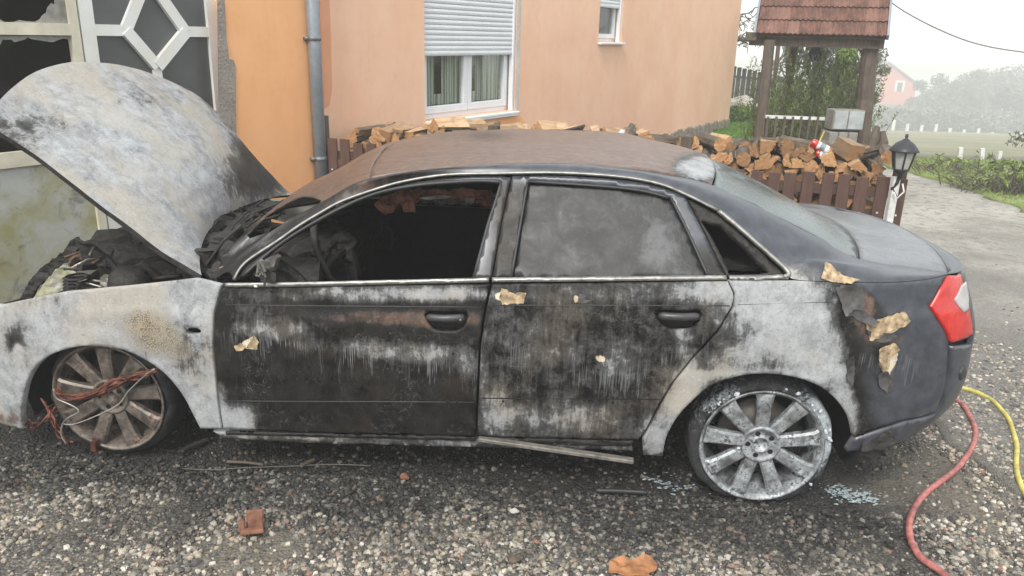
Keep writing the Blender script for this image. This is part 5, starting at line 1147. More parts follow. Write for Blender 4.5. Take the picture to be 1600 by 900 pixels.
# logs
def logmesh(kind,seed):
    r_=random.Random(seed);L=.30+r_.uniform(-.02,.03);rad=.060*r_.uniform(.82,1.25)
    if kind=='round':a0,a1=0,360
    elif kind=='half':a0,a1=0,180
    elif kind=='quarter':a0,a1=40,140
    else:a0,a1=55,125
    n=14 if kind!='round' else 18;pts=[]
    full=kind=='round'
    k_=1.0 if kind in('round','half') else 1.5
    for i in range(n+(0 if full else 1)):
        a=R(a0+(a1-a0)*i/n);q=rad*k_*(.8 if kind=='round' else 1)*(1+.09*r_.uniform(-1,1));pts.append((q*math.cos(a),q*math.sin(a),0 if full or 0<i<n else 1))
    if not full:pts.append((r_.uniform(-.01,.01),r_.uniform(-.01,.01),2))
    cx=sum(p[0] for p in pts)/len(pts);cz=sum(p[1] for p in pts)/len(pts);m=MB();N=len(pts);ny=4;vs=[]
    for j in range(ny):
        y=L*(j/(ny-1)-.5)
        for i,(x,z,t) in enumerate(pts):
            tw=.10*(j/(ny-1)-.5)*r_.uniform(.9,1.1);vs.append(((x-cx)*(1+.02*r_.uniform(-1,1))+tw*z,y+r_.uniform(-.004,.004),(z-cz)*(1+.03*r_.uniform(-1,1))-tw*x))
    for j in range(ny-1):
        for i in range(N):
            i2=(i+1)%N;flat=(not full) and (pts[i][2]==2 or pts[i2][2]==2)
            m.add([vs[j*N+i],vs[j*N+i2],vs[(j+1)*N+i2],vs[(j+1)*N+i]],[(3,2,1,0)],1 if flat else 0)
    c0=(0,-L/2+.002*r_.uniform(-1,1),0);c1=(0,L/2,0)
    m.add([vs[i] for i in range(N)]+[c0],[((i+1)%N,N,i) for i in range(N)],2);m.add([vs[(ny-1)*N+i] for i in range(N)]+[c1],[(i,N,(i+1)%N) for i in range(N)],2)
    me=m.mesh('log');
    for q in ('bark','split','end'):me.materials.append(M[q])
    bm=bmesh.new();bm.from_mesh(me);bmesh.ops.remove_doubles(bm,verts=bm.verts,dist=1e-5);bmesh.ops.recalc_face_normals(bm,faces=bm.faces);bm.to_mesh(me);bm.free();return me
LM={k:[logmesh(k,i+hash_) for i in range(6)] for k,hash_ in (('round',10),('half',30),('quarter',50),('wedge',70))}
GL='split firewood logs stacked behind the picket fence'
lc=0
LOGS=[];KIND={}
def putlog(s,dy,z,kind=None,rot=None,tilt=0,yaw=0,label=None,sc=1,row=0):
    global lc
    kind=kind or random.choices(['half','quarter','round','wedge'],[.30,.36,.16,.18])[0]
    o=bpy.data.objects.new('firewood_log',random.choice(LM[kind]));COL.objects.link(o)
    x=FA[0]+s*math.cos(fa)-dy*math.sin(fa);y=FA[1]+s*math.sin(fa)+dy*math.cos(fa);o.location=(x,y,z)
    o.rotation_euler=Matrix.Rotation(fa+yaw,3,'Z').to_4x4().to_euler() if False else (Matrix.Rotation(fa+yaw,4,'Z')@Matrix.Rotation(tilt,4,'X')@Matrix.Rotation(rot if rot is not None else random.uniform(0,6.28),4,'Y')).to_euler()
    o.scale=(sc,sc,sc);lc+=1
    KIND[o.name]=kind;LOGS.append((row,s,o));tag(o,None,'firewood',GL);return o
ptop=spl([fpx(*p,-.2)[0] for p in [(530,205),(640,205),(740,203),(940,212),(1100,222),(1240,228),(1390,243)]],[fpx(*p,-.2)[1]-.03 for p in [(530,205),(640,205),(740,203),(940,212),(1100,222),(1240,228),(1390,243)]])
sa,sb=fpx(528,200)[0],fpx(1392,250)[0]
rowz=.62;ri=0
while rowz<1.6:
    s_=sa+.05+(ri%2)*.06
    while s_<sb-.02:
        if rowz<float(ptop(s_)) and not(rowz<.78 and s_<2.2):
            putlog(s_+random.uniform(-.015,.015),.20+random.uniform(-.04,.05),rowz+random.uniform(-.015,.015),yaw=random.uniform(-.12,.12),tilt=random.uniform(-.06,.06),row=ri)
        s_+=.098
    rowz+=.070;ri+=1
# second layer behind, and loose pieces on top
s_=sa+.1
while s_<sb-.05:
    z=float(ptop(s_))
    putlog(s_,.52+random.uniform(-.05,.05),z-.02+random.uniform(-.03,.03),yaw=random.uniform(-.5,.5),tilt=random.uniform(-.1,.1),row=98)
    if random.random()<.8:putlog(s_+.06,.24+random.uniform(-.05,.05),z+.02+random.uniform(-.02,.03),yaw=random.uniform(-.8,.8),tilt=random.uniform(-.15,.15),row=99)
    s_+=.125
m=MB();m.box((sa,.06,.02),(sb,.60,.60));o=m.build('woodpile_base',M['bark'],None,label='dark lower mass of the woodpile behind the fence pickets',cat='woodpile',kind='stuff');o.location=(FA[0],FA[1],0);o.rotation_euler=(0,0,fa)
ORD=lambda k:'%d%s'%(k,'th' if 10<k%100<14 else {1:'st',2:'nd',3:'rd'}.get(k%10,'th'))
KN={'round':'small round log with bark all round','half':'half-round split log','quarter':'quarter-split log with pale faces','wedge':'thin wedge-split log'}
rws=sorted({a for a,_,_ in LOGS if a<90})
for rw in sorted({a for a,_,_ in LOGS}):
    L=sorted([(b_,o) for a,b_,o in LOGS if a==rw],key=lambda q:q[0])
    where='loose atop the woodpile' if rw==99 else ('in the back woodpile layer' if rw==98 else 'in the %s woodpile row up'%ORD(rws.index(rw)+1))
    for k,(b_,o) in enumerate(L):o['label']='%s, %s from left %s'%(KN[KIND[o.name]],ORD(k+1),where)
print('logs',lc)
def onpile(u,v,dy=.25):
    d=ray(u,v);n=np.array([math.sin(fa),-math.cos(fa),0]);t=((np.array([FA[0],FA[1],0])-n*dy-CAM)@n)/(d@n);return CAM+d*t
# spray cans left on the pile
def can(u0,v0,u1,v1,r,lab):
    a,c=onpile(u0,v0,.10),onpile(u1,v1,.10);a,c=Vector(a),Vector(c);L=(c-a).length;m=MB();m.lathe([(0,0),(r*.8,0),(r,.008),(r,L*.30)],20,0);m.lathe([(r,L*.30),(r,L*.88),(r*.75,L*.96),(r*.4,L),(0,L)],20,1);m.lathe([(r*1.01,L*.45),(r*1.012,L*.72)],20,2)
    o=m.build('spray_can',[M['lamp_red'],M['offwhite'],M['zinc']],None,True,label=lab,cat='can');o.location=a;o.rotation_euler=(c-a).to_track_quat('Z','Y').to_euler();return o
can(1268,222,1296,236,.030,'red and white can lying on top of the woodpile');can(1274,239,1294,245,.030,'red capped can wedged lower between the logs below the other can')
m=MB();a=onpile(1280,222,.1);m.tube([a,onpile(1288,205,.1)],.006,6);m.build('can_nozzle',M['yelhose'],None,label='thin yellow-green stick standing beside the can on the woodpile',cat='stick')
m=MB();blobmesh(m,tuple(onpile(973,210,.3)),.045,3,2,(1,.8,.9),.5);m.build('plastic_bag',simple('pale_blue_plastic',(.42,.52,.62),.4,var=.2),None,True,label='crumpled pale blue plastic bag on the woodpile behind the car roof',cat='plastic bag')
m=MB();blobmesh(m,tuple(onpile(812,204,.3)),.055,8,2,(1.2,.8,.7),.5);m.build('grey_bundle',M['slab'],None,True,label='small grey bundle on the woodpile below the big window',cat='bundle')
# ---- garden lantern on its white post
lx=atY(1412,240,5.36);LX,LY=lx[0],lx[1];zt0=atY(1413,209,5.36)[2];zb0=atY(1412,268,5.36)[2];lan=empty('garden_lantern',(LX,LY,0),0,label='black lantern with frosted panes on a white post at the end of the fence',cat='lantern')
Hh=zt0-zb0;m=MB();m.lathe([(0,zt0),(.010,zt0-.004),(.012,zt0-.02),(.008,zt0-.03),(.03,zt0-.045),(.062,zt0-.065),(.088,zt0-.095),(.100,zt0-.112),(.100,zt0-.118),(.0,zt0-.110)],8);cap_=m.build('cap',M['iron'],lan,True)
zz1=zt0-.117;zz0=zb0+.015
m=MB()
for k in range(6):
    a=R(60*k+15);a2=R(60*k+75);p=(.078*math.cos(a),.078*math.sin(a),zz1);q=(.050*math.cos(a),.050*math.sin(a),zz0);m.tube([p,q],.0065,6);q2=(.050*math.cos(a2),.050*math.sin(a2),zz0);m.tube([q,q2],.007,6);p2=(.078*math.cos(a2),.078*math.sin(a2),zz1);m.tube([p,p2],.006,6)
m.build('lantern_frame',M['iron'],lan)
for k in range(6):
    a=R(60*k+15);a2=R(60*k+75);m=MB();P4=[(.074*math.cos(a),.074*math.sin(a),zz1),(.074*math.cos(a2),.074*math.sin(a2),zz1),(.047*math.cos(a2),.047*math.sin(a2),zz0),(.047*math.cos(a),.047*math.sin(a),zz0)];P5=[(x*.96,y*.96,z) for x,y,z in P4]
    m.add(P4+P5,[(0,1,2,3),(7,6,5,4),(0,4,5,1),(1,5,6,2),(2,6,7,3),(3,7,4,0)]);m.build('pane',M['frost'],lan)
m=MB();m.lathe([(.05,zz0),(.045,zz0-.012),(.02,zz0-.03),(.012,zz0-.07),(0,zz0-.07)],12);
m.tube([(0,0,zz0-.05),(.0,.02,zz0-.10),(-.02,.03,zz0-.14),(.02,.03,zz0-.20)],.012,8);m.build('bracket',M['iron'],lan,True)
m=MB();m.box((-.024,.02,0),(.024,.07,zz0-.06),bev=.004);m.build('post',M['whitepost'],lan)
m=MB();m.tube([(.03,-.0,zz0-.10),(.035,-.03,zz0-.15),(.0,-.02,zz0-.20),(-.02,.0,zz0-.16)],.006,6);m.build('scroll',M['whitepost'],lan,True)
# ================================================================== WELL HOUSE
def P_(u,v,Y):return atY(u,v,Y)
well=empty('well_house',(0,0,0),label='small well shelter with a steep clay-tiled roof on old wooden posts',cat='well shelter')
YW=9.3
ex0,ex1=P_(1190,52,YW),P_(1371,61,YW);ez=(ex0[2]+ex1[2])/2;xl,xr=ex0[0],ex1[0];rise=R(47);yb=1.55
print('well eave',ex0,ex1)
def post(u0,v0,u1,v1,Y,w0,w1,name='post',gn=0,mat='oldwood'):
    a,c=P_(u0,v0,Y),P_(u1,v1,Y);z0=T(c[0],c[1])-.05;d=(a-c)/(a[2]-c[2]);c=c+d*(z0-c[2]);m=MB();n=14
    pts=[Vector(c+(a-c)*k/n)+Vector((gn*mnoise.noise(Vector((k*.6,u0,1))),gn*mnoise.noise(Vector((k*.6,u0,5))),0)) for k in range(n+1)];m.tube(pts,[ (w1+(w0-w1)*k/n)*(1+gn*3*mnoise.noise(Vector((k*.9,u0,9)))) for k in range(n+1)],9);return m.build(name,M[mat],None,False)
posts=[post(1203,62,1187,215,YW,.060,.068)];posts+=[post(1362,62,1343,225,YW-.1,.085,.115,gn=.05),post(1243,64,1229,150,YW+1.35,.055,.06),post(1217,64,1207,160,YW+2.3,.03,.03),post(1366,66,1350,200,YW+1.1,.05,.06)]
m=MB();m.beam((xl-.10,YW,ez-.06),(xr+.02,YW,ez-.06),.10,.12);m.beam((xl-.03,YW+yb,ez-.06),(xr+.02,YW+yb,ez-.06),.10,.12);m.build('eave_beam',M['oldwood'],well)
m=MB();
for x in (xl+.08,xr-.08):m.beam((x,YW-.05,ez-.04),(x,YW+yb+.05,ez-.04),.08,.09)
m.build('tie_beam',M['oldwood'],well)
# tiles : front and back slopes
cosr,sinr=math.cos(rise),math.sin(rise);rows,pitch=5,.205;ncol=12;tw=(xr-xl+.06)/ncol
def tilemesh():
    m=MB();vs=[];n=12;L=.25
    for j,(y,dz) in enumerate(((0,.022),(L,0.0))):
        for i in range(n+1):
            x=tw*i/n;h=.010*(1-math.cos(4*math.pi*i/n))/2*1.6;vs.append((x,y,dz+h))
    for i in range(n+1):
        x=tw*i/n;h=.010*(1-math.cos(4*math.pi*i/n))/2*1.6;vs.append((x,0,.022+h-.020))
    N=n+1;m.add(vs,[(i,i+1,N+i+1,N+i) for i in range(n)]+[(2*N+i,2*N+i+1,i+1,i) for i in range(n)]);me=m.mesh('tile');me.materials.append(M['tile']);return me
tm=tilemesh();y0_=YW-.16;z0_=ez+.0
roofb=MB();L_=rows*pitch+.06
zr_=z0_+L_*sinr;yr_=y0_+L_*cosr
roofb.add([(xl-.03,y0_+.02,z0_-.02),(xr+.03,y0_+.02,z0_-.02),(xr+.03,yr_,zr_-.03),(xl-.03,yr_,zr_-.03),(xr+.03,2*yr_-y0_,z0_-.02),(xl-.03,2*yr_-y0_,z0_-.02)],[(0,1,2,3),(3,2,4,5)])
rb=roofb.build('roof_boarding',M['oldwood'],well)
bpy.context.view_layer.update()
for side in (0,1):
    for r_ in range(rows):
        for c_ in range(ncol):
            o=bpy.data.objects.new('tile',tm);COL.objects.link(o);o.parent=rb
            d=r_*pitch;loc=Vector((xl-.03+c_*tw,y0_+d*cosr,z0_+d*sinr+.004*random.random()))
            if side==0:o.matrix_world=Matrix.Translation(loc)@Matrix.Rotation(rise,4,'X')
            else:o.matrix_world=Matrix.Translation(Vector((loc.x+tw,2*yr_-loc.y,loc.z)))@Matrix.Rotation(math.pi,4,'Z')@Matrix.Rotation(rise,4,'X')
m=MB();
for x in (xl-.045,xr+.035):
    m.beam((x,y0_,z0_+.0),(x,yr_,zr_+.0),.025,.07)
    m.beam((x,2*yr_-y0_,z0_),(x,yr_,zr_),.025,.07)
m.build('verge_board',M['zinc'],well)
m=MB();m.tube([(xl-.05,yr_,zr_+.015),(xr+.05,yr_,zr_+.015)],.06,10);m.build('ridge_tile',M['tile'],well,True)
m=MB();m.beam((xl-.14,YW-.1,ez-.02),(xl-.02,YW-.1,ez-.02),.08,.09);m.build('beam_end',M['oldwood'],well)
_ctr=Vector(((xl+xr)/2,YW,0));well.matrix_world=Matrix.Translation(_ctr)@Matrix.Rotation(R(-19.5),4,'Z')@Matrix.Translation(-_ctr)
for o in posts:o.parent=well;o.matrix_parent_inverse=well.matrix_world.inverted()
# lantern hanging from the eave
hl=P_(1277,66,YW+.15);ln=empty('hanging_lantern',tuple(hl),0,label='small dark lantern hanging under the well shelter roof',cat='hanging lantern')
hb_=P_(1275,95,YW+.15)[2]-hl[2];m=MB();m.tube([(0,0,.10),(0,0,-.02)],.006,6);m.lathe([(0,0),(.03,-.02),(.085,hb_*.6),(.092,hb_*.64),(.0,hb_*.62)],6);m.build('cap',M['iron'],ln)
m=MB();
for k in range(6):
    a=R(60*k);m.tube([(.078*math.cos(a),.078*math.sin(a),hb_*.64),(.035*math.cos(a),.035*math.sin(a),hb_)],.008,5)
m.lathe([(0,hb_*1.02),(.04,hb_),(.04,hb_*.97),(0,hb_*.97)],6);m.build('cage',M['iron'],ln)
# rail fence round the well
rfn=empty('low_rail_fence',(0,0,0),label='low pale rail fence half hidden in the shrub under the well roof',cat='fence')
a,c=P_(1196,182,YW-.1),P_(1300,186,YW-.1);m=MB();m.beam(a,c,.03,.035);m.build('rail',M['whitepost'],rfn)
for u in range(1200,1300,13):
    p=P_(u,185,YW-.12);m=MB();m.box((p[0]-.012,p[1]-.01,.0),(p[0]+.012,p[1]+.01,p[2]+.02));m.build('stake',M['oldwood'],rfn)
# meter box and blocks
mb_=empty('meter_box',(0,0,0),label='grey two-door meter box on a block base beside the right well post',cat='meter box')
a,c=P_(1299,203,YW-.35),P_(1350,173,YW-.35);xm=(a[0]+c[0])/2
m=MB();m.box((a[0],YW-.35,a[2]),(c[0]+.02,YW-.12,c[2]),bev=.006);m.build('cabinet',M['slab'],mb_)
for x0,x1 in ((a[0]+.012,xm-.006),(xm+.006,c[0]+.008)):
    m=MB();m.box((x0,YW-.368,a[2]+.012),(x1,YW-.349,c[2]-.012),bev=.004);m.build('door',M['zincbox'],mb_)
zb_=a[2]-.015
for r_ in range(4):
    for k in range(3):
        w=(c[0]-a[0])/3;m=MB();m.box((a[0]-.03+k*w+.005,YW-.38,zb_-.17*(r_+1)+.006),(a[0]-.03+(k+1)*w-.005,YW-.1,zb_-.17*r_-.006),bev=.008);m.build('block',M['slab'],mb_)
# weathered stakes right of the well
for k,(u,v,h) in enumerate(((1368,197,.0),(1379,205,.0))):
    p=P_(u,v,YW-.6);m=MB();m.tube([(p[0]+.03*math.sin(j*2.1+k),p[1],p[2]*j/7) for j in range(8)],[.075-.018*abs(math.sin(j*1.7)) for j in range(7)]+[.03],8)
    m.build('old_stake',M['oldwood'],None,label=('taller gnarled wooden stake next to the well post','shorter gnarled wooden stake nearest the garden lantern')[k],cat='stake')
# ---- shrubs and trees
def plant(name,label,cat,parts,group=None):
    root=empty(name,(0,0,0),label=label,cat=cat,group=group)
    for nm,ob in parts:ob.parent=root;ob.name=nm
    return root
def leafcloud(name,centers,n,size,mat,seed,up=.3,elong=1.6):
    r=np.random.default_rng(seed);C=np.array(centers);ids=r.integers(0,len(C),n);d=r.normal(0,1,(n,3));d/=np.linalg.norm(d,axis=1)[:,None];rad=r.random(n)**.45
    P=C[ids,:3]+d*rad[:,None]*C[ids,3:4]*np.array([1,1,.85]);a=r.normal(0,1,(n,3));a[:,2]+=up;a/=np.linalg.norm(a,axis=1)[:,None];b_=np.cross(a,r.normal(0,1,(n,3)));b_/=np.linalg.norm(b_,axis=1)[:,None];s_=size*r.uniform(.6,1.4,n)[:,None]
    V=np.stack([P-a*s_*elong,P+b_*s_*.5,P+a*s_*elong,P-b_*s_*.5],1).reshape(-1,3);F=[(4*i,4*i+1,4*i+2,4*i+3) for i in range(n)]
    me=bpy.data.meshes.new(name);me.from_pydata(V.tolist(),[],F);me.update();at=me.attributes.new('shade','FLOAT','POINT');sh=np.clip(.5+.28*r.normal(size=len(C))[ids]+r.normal(0,.22,n),0,1);at.data.foreach_set('value',np.repeat(sh,4));return link(name,me,None,M[mat])
# broom-like shrub : arching stems with leaflets
r=random.Random(5);V=[];F=[];sh=[];stm=MB()
bc=P_(1272,200,YW+.45);bz=0.
for k in range(420):
    x=bc[0]+r.uniform(-.72,.60);y=YW+.45+r.uniform(-.35,.5);h=r.uniform(1.0,1.78)*(1.02-.25*abs((x-bc[0]+.05)/.75)**2);lx_,ly_=r.uniform(-.28,.28),r.uniform(-.25,.2);pts=[Vector((x+lx_*t*t,y+ly_*t*t,h*t-.12*t*t*abs(lx_))) for t in [j/6 for j in range(7)]]
    if k%4==0:stm.tube(pts,[.006,.005,.005,.004,.003,.003,.002],4)
    for j in range(52):
        t=r.random()**.75;i=min(5,int(t*6));q=pts[i].lerp(pts[i+1],t*6-i);d=Vector((r.uniform(-1,1),r.uniform(-1,1),r.uniform(.2,1.6))).normalized();e=d.cross(Vector((r.uniform(-1,1),r.uniform(-1,1),.3))).normalized();L=r.uniform(.03,.075);w=.0055;n=len(V)
        V+=[q,q+d*L*.5+e*w,q+d*L,q+d*L*.5-e*w];F.append((n,n+1,n+2,n+3));sh+=[min(1,max(0,.18+.6*t*r.random()+ (0.2 if k%9==0 else 0)))]*4
me=bpy.data.meshes.new('foliage');me.from_pydata([tuple(v) for v in V],[],F);me.update();at=me.attributes.new('shade','FLOAT','POINT');at.data.foreach_set('value',sh);fol=link('foliage',me,None,M['shrub'])
plant('green_shrub','tall fine-stemmed green shrub growing under the well shelter','shrub',[('foliage',fol),('stems',stm.build('stems',M['twig'],None))])
def tree(x,y,h,rad,seed,nleaf,leaf,label,mat='treeleaf',cz=.62,group=None,trunk=.12,cat='tree',nb=26,name='tree'):
    r=random.Random(seed);z0=T(x,y)-.1;m=MB();C=[]
    m.tube([(x+.1*r.uniform(-1,1)*t,y,z0+h*.8*t) for t in [j/5 for j in range(6)]],[trunk*(1-.8*j/5) for j in range(6)],7)
    for k in range(nb):
        a=r.uniform(0,6.28);q=r.uniform(.25,1)*rad;zz=z0+h*(cz+r.uniform(-.42,.36)*(1-.35*q/rad));c=(x+q*math.cos(a),y+q*math.sin(a),zz);C.append((*c,rad*r.uniform(.18,.38)))
        b0=(x,y,z0+h*r.uniform(.2,.6));m.tube([b0,((b0[0]+c[0])/2,(b0[1]+c[1])/2,(b0[2]+c[2])/2+.1*rad),c],[trunk*.35,trunk*.22,.01],5)
    cr=leafcloud('crown',C,nleaf,leaf,mat,seed);return plant(name,label,cat,[('crown',cr),('trunk',m.build('trunk',M['twig'],None))],group)
for k,(u,Y,h,rd,lb) in enumerate([(1262,15.5,3.6,.62,'dark misty tree behind the left half of the well shelter'),(1318,16.5,3.9,.70,'dark misty tree behind the right half of the well shelter'),(1222,21,3.3,.45,'misty tree between the far picket fence and the well shelter')]):
    p=P_(u,180,Y);tree(p[0],Y,h,rd,60+k,8000 if k<2 else 1200,.024,lb,group=None,nb=40,cz=.50,trunk=.07)
p=P_(1292,170,13.2);tree(p[0],13.2,1.9,.55,77,1600,.035,'small yellow-green bush showing between the well posts','grassm',.6,None,.04,'bush',14,'bush')
# bare branch left of the well roof
m=MB();r=random.Random(4);yb_=19.0
m.tube([P_(u,v,yb_) for u,v in [(1120,58),(1150,60),(1175,63),(1194,66),(1230,66)]],[.075,.06,.05,.045,.03],6)
for k in range(70):
    u,v=r.uniform(1150,1196),r.uniform(20,72);a=r.uniform(0,6.28);L=r.uniform(5,13);pts=[(u,v),(u+L*math.cos(a),v+L*math.sin(a)*.7-2),(u+1.6*L*math.cos(a+.4),v+1.4*L*math.sin(a+.4))];m.tube([P_(p[0],p[1],yb_+r.uniform(-.3,.3)) for p in pts],[.016,.011,.007],4)
p=P_(1105,200,yb_);m.tube([(p[0],yb_,0),(p[0]+.05,yb_,1.0),tuple(P_(1108,50,yb_)),tuple(P_(1116,-30,yb_))],[.12,.1,.08,.05],7);tw_=m.build('branches',M['twig'],None)
bc_=[( *P_(r.uniform(1150,1195),r.uniform(22,72),yb_),.06) for _ in range(26)];lv=leafcloud('leaves',bc_,260,.014,'treeleaf',9)
plant('bare_tree','nearly bare tree branch reaching across beside the well roof','tree',[('branches',tw_),('leaves',lv)])
# far picket fence, rocks
YF=19.5;pf=empty('garden_fence',(0,0,0),label='tall dark grey picket fence beyond the bright lawn',cat='fence')
for k,u in enumerate(range(1108,1236,8)):
    t=P_(u,104+(u-1150)*.22,YF);c=P_(u-4,156,YF);m=MB();m.box((t[0]-.05,YF,0.15),(t[0]+.05,YF+.03,t[2]));m.build('picket',M['darkwood'],pf)
for v in (121,160):
    a,c=P_(1104,v-6,YF+.05),P_(1240,v+8,YF+.05);m=MB();m.beam((a[0],YF+.05,a[2]),(c[0],YF+.05,c[2]),.03,.05);m.build('rail',M['darkwood'],pf)
m=MB();m.beam(tuple(P_(1100,182,YF+.06)),tuple(P_(1240,176,YF+.06)),.1,.3);m.build('base_rail',M['rock'],pf)
for k,(u,v,s_) in enumerate([(1152,166,.30),(1164,168,.34),(1178,170,.26),(1188,173,.20),(1147,172,.2)]):
    p=P_(u,v,18.3);m=MB();blobmesh(m,tuple(p),s_,k+3,2,(1.1,.8,.62),.5);o=m.build('rock',M['rock'],None,False,label='%s pale grey boulder below the far dark fence'%['second','third, largest','fourth','rightmost','leftmost'][k],cat='rock',group='boulders below the far fence')
for k,(u,v) in enumerate([(1150,178),(1163,179),(1175,180),(1186,181)]):
    p=P_(u,v,17.6);cl=leafcloud('low_plants',[(p[0]+random.uniform(-.15,.15),p[1],p[2]+random.uniform(-.06,.1),.14) for _ in range(6)],420,.03,'lawnm',90+k);tag(cl,'%s low leafy plant in front of the pale boulders at the lawn edge'%['leftmost','second','third','rightmost'][k],'plant','low plants at the lawn edge')
# ---- verge plants, posts
def twigbush(u,v,Y,w,h,seed,label,n=70,leafn=500,mat='grassm'):
    p=P_(u,v,Y);z=T(p[0],p[1]);r=random.Random(seed);m=MB();C=[]
    for k in range(n):
        a=r.uniform(0,6.28);L=r.uniform(.4,1);q=Vector((p[0]+r.uniform(-w,w)*.5,p[1]+r.uniform(-w,w)*.3,z));e=q+Vector((math.cos(a)*w*.5*L,math.sin(a)*w*.4*L,h*L*r.uniform(.5,1.1)));m.tube([q,(q+e)/2+Vector((0,0,h*.15)),e],[.008,.006,.003],4);C.append((e.x,e.y,e.z*1.0-.02,.08*max(.5,w)))
    parts=[('stems',m.build('stems',M['twig'],None))]
    if leafn:parts.append(('leaves',leafcloud('leaves',C,leafn,.022,mat,seed)))
    plant('bush',label,'bush',parts)
twigbush(1475,268,11.3,1.0,.28,1,'low twiggy bush on the verge left of the first white post',50,160)
twigbush(1548,283,9.9,1.0,.30,2,'brown twiggy bush with bare stems in the middle of the verge',80,260)
twigbush(1600,280,9.6,.6,.6,3,'leafy bush at the right edge above the verge',60,900,'grassm')
p=P_(1650,180,10.2);tree(p[0],10.2,2.2,.62,33,1500,.018,'thin leafy young tree at the right edge of the picture','treeleaf',.62,None,.03,'tree',26)
for k,(u,v0,v1,Y,lb) in enumerate(((1499,262,230,12.6,'first white wooden post on the verge, nearest the lane'),(1533,263,232,13.1,'second white wooden post, between two others on the verge'),(1561,252,236,14.5,'third white wooden post, smallest and rightmost'))):
    a,c=P_(u-3,v0+8,Y),P_(u+2,v1,Y);m=MB();m.beam((a[0],Y,T(a[0],Y)-.1),(c[0],Y,c[2]),.065,.05,up=(0,1,0));m.build('white_post',M['whitepost'],None,label=lb,cat='post')
# far fence of white posts with a hedge behind
YH=110
for k,u in enumerate(range(1396,1600,22)):
    p=P_(u,196+(u-1396)*.10,YH);z=T(p[0],YH);m=MB();m.box((p[0]-.18,YH-.1,p[2]-2.4),(p[0]+.18,YH+.1,p[2]+.40+.35*(k%3==0)));m.build('fence_pillar',M['offwhite'],None,label='%s misty white pillar from the left in the far fence across the field'%['1st','2nd','3rd','4th','5th','6th','7th','8th','9th','10th'][k],cat='fence pillar',group='white pillars of the far fence')
C=[]
r=random.Random(12)
for k in range(90):
    u=r.uniform(1380,1610);p=P_(u,192+(u-1396)*.09-r.uniform(-8,22)*(.6 if u<1460 else 1),YH+2.5+r.uniform(0,2));C.append((*p,1.65))
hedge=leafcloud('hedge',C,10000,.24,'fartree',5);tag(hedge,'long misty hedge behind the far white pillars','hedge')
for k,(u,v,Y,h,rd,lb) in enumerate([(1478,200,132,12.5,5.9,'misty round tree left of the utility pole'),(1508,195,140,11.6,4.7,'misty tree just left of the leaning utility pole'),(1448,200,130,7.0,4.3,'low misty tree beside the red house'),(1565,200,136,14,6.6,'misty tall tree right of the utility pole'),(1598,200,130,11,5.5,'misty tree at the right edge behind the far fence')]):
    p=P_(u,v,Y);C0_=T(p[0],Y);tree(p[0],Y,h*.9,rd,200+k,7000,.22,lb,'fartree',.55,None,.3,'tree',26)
for k,(u,v,Y) in enumerate(((1500,204,117),)):
    p=P_(u,v,Y);m=MB();L=2.6;m.add([(p[0]-L,Y,p[2]-.55),(p[0]-L,Y,p[2]-.1),(p[0]-L*.45,Y,p[2]+.0),(p[0]-L*.2,Y,p[2]+.38),(p[0]+L*.5,Y,p[2]+.36),(p[0]+L*.8,Y,p[2]),(p[0]+L,Y,p[2]-.55)]+[(x,Y+1.6,z) for x,z in ((p[0]-L,p[2]-.55),(p[0]-L,p[2]-.1),(p[0]-L*.45,p[2]),(p[0]-L*.2,p[2]+.38),(p[0]+L*.5,p[2]+.36),(p[0]+L*.8,p[2]),(p[0]+L,p[2]-.55))],[(6,5,4,3,2,1,0),(7,8,9,10,11,12,13)]+[(i,(i+1)%7,7+(i+1)%7,7+i) for i in range(7)])
    if k==0:m.build('parked_car',M['offwhite'],None,label='misty white car parked beyond the far field',cat='car')
# utility pole and cable
a,c=P_(1531,205,120),P_(1545,132,120);m=MB();m.tube([(a[0],120,a[2]-1),tuple(c)],[.27,.18],8);pl=m.build('pole',M['twig'],None);m=MB();m.beam(tuple(c+np.array([-.8,0,-.3])),tuple(c+np.array([.8,0,-.3])),.12,.12);xa=m.build('crossarm',M['twig'],None)
plant('utility_pole','leaning wooden utility pole standing in the mist','pole',[('pole',pl),('crossarm',xa)])
m=MB();m.tube([P_(u,v,16) for u,v in cur([(1340,-45),(1390,2),(1440,33),(1500,60),(1550,74),(1610,83)],4)],.012,5);m.build('overhead_cable',M['wire'],None,label='overhead cable sagging across the misty sky',cat='cable')
for k,dv in enumerate((0,5)):
    m=MB();m.tube([P_(u,v+dv,120) for u,v in [(1430,128),(1490,135),(1545,134),(1620,126)]],.05,4);m.build('far_cable',M['wire'],None,label=('upper thin far cable at the utility pole','lower thin far cable at the utility pole')[k],cat='cable')
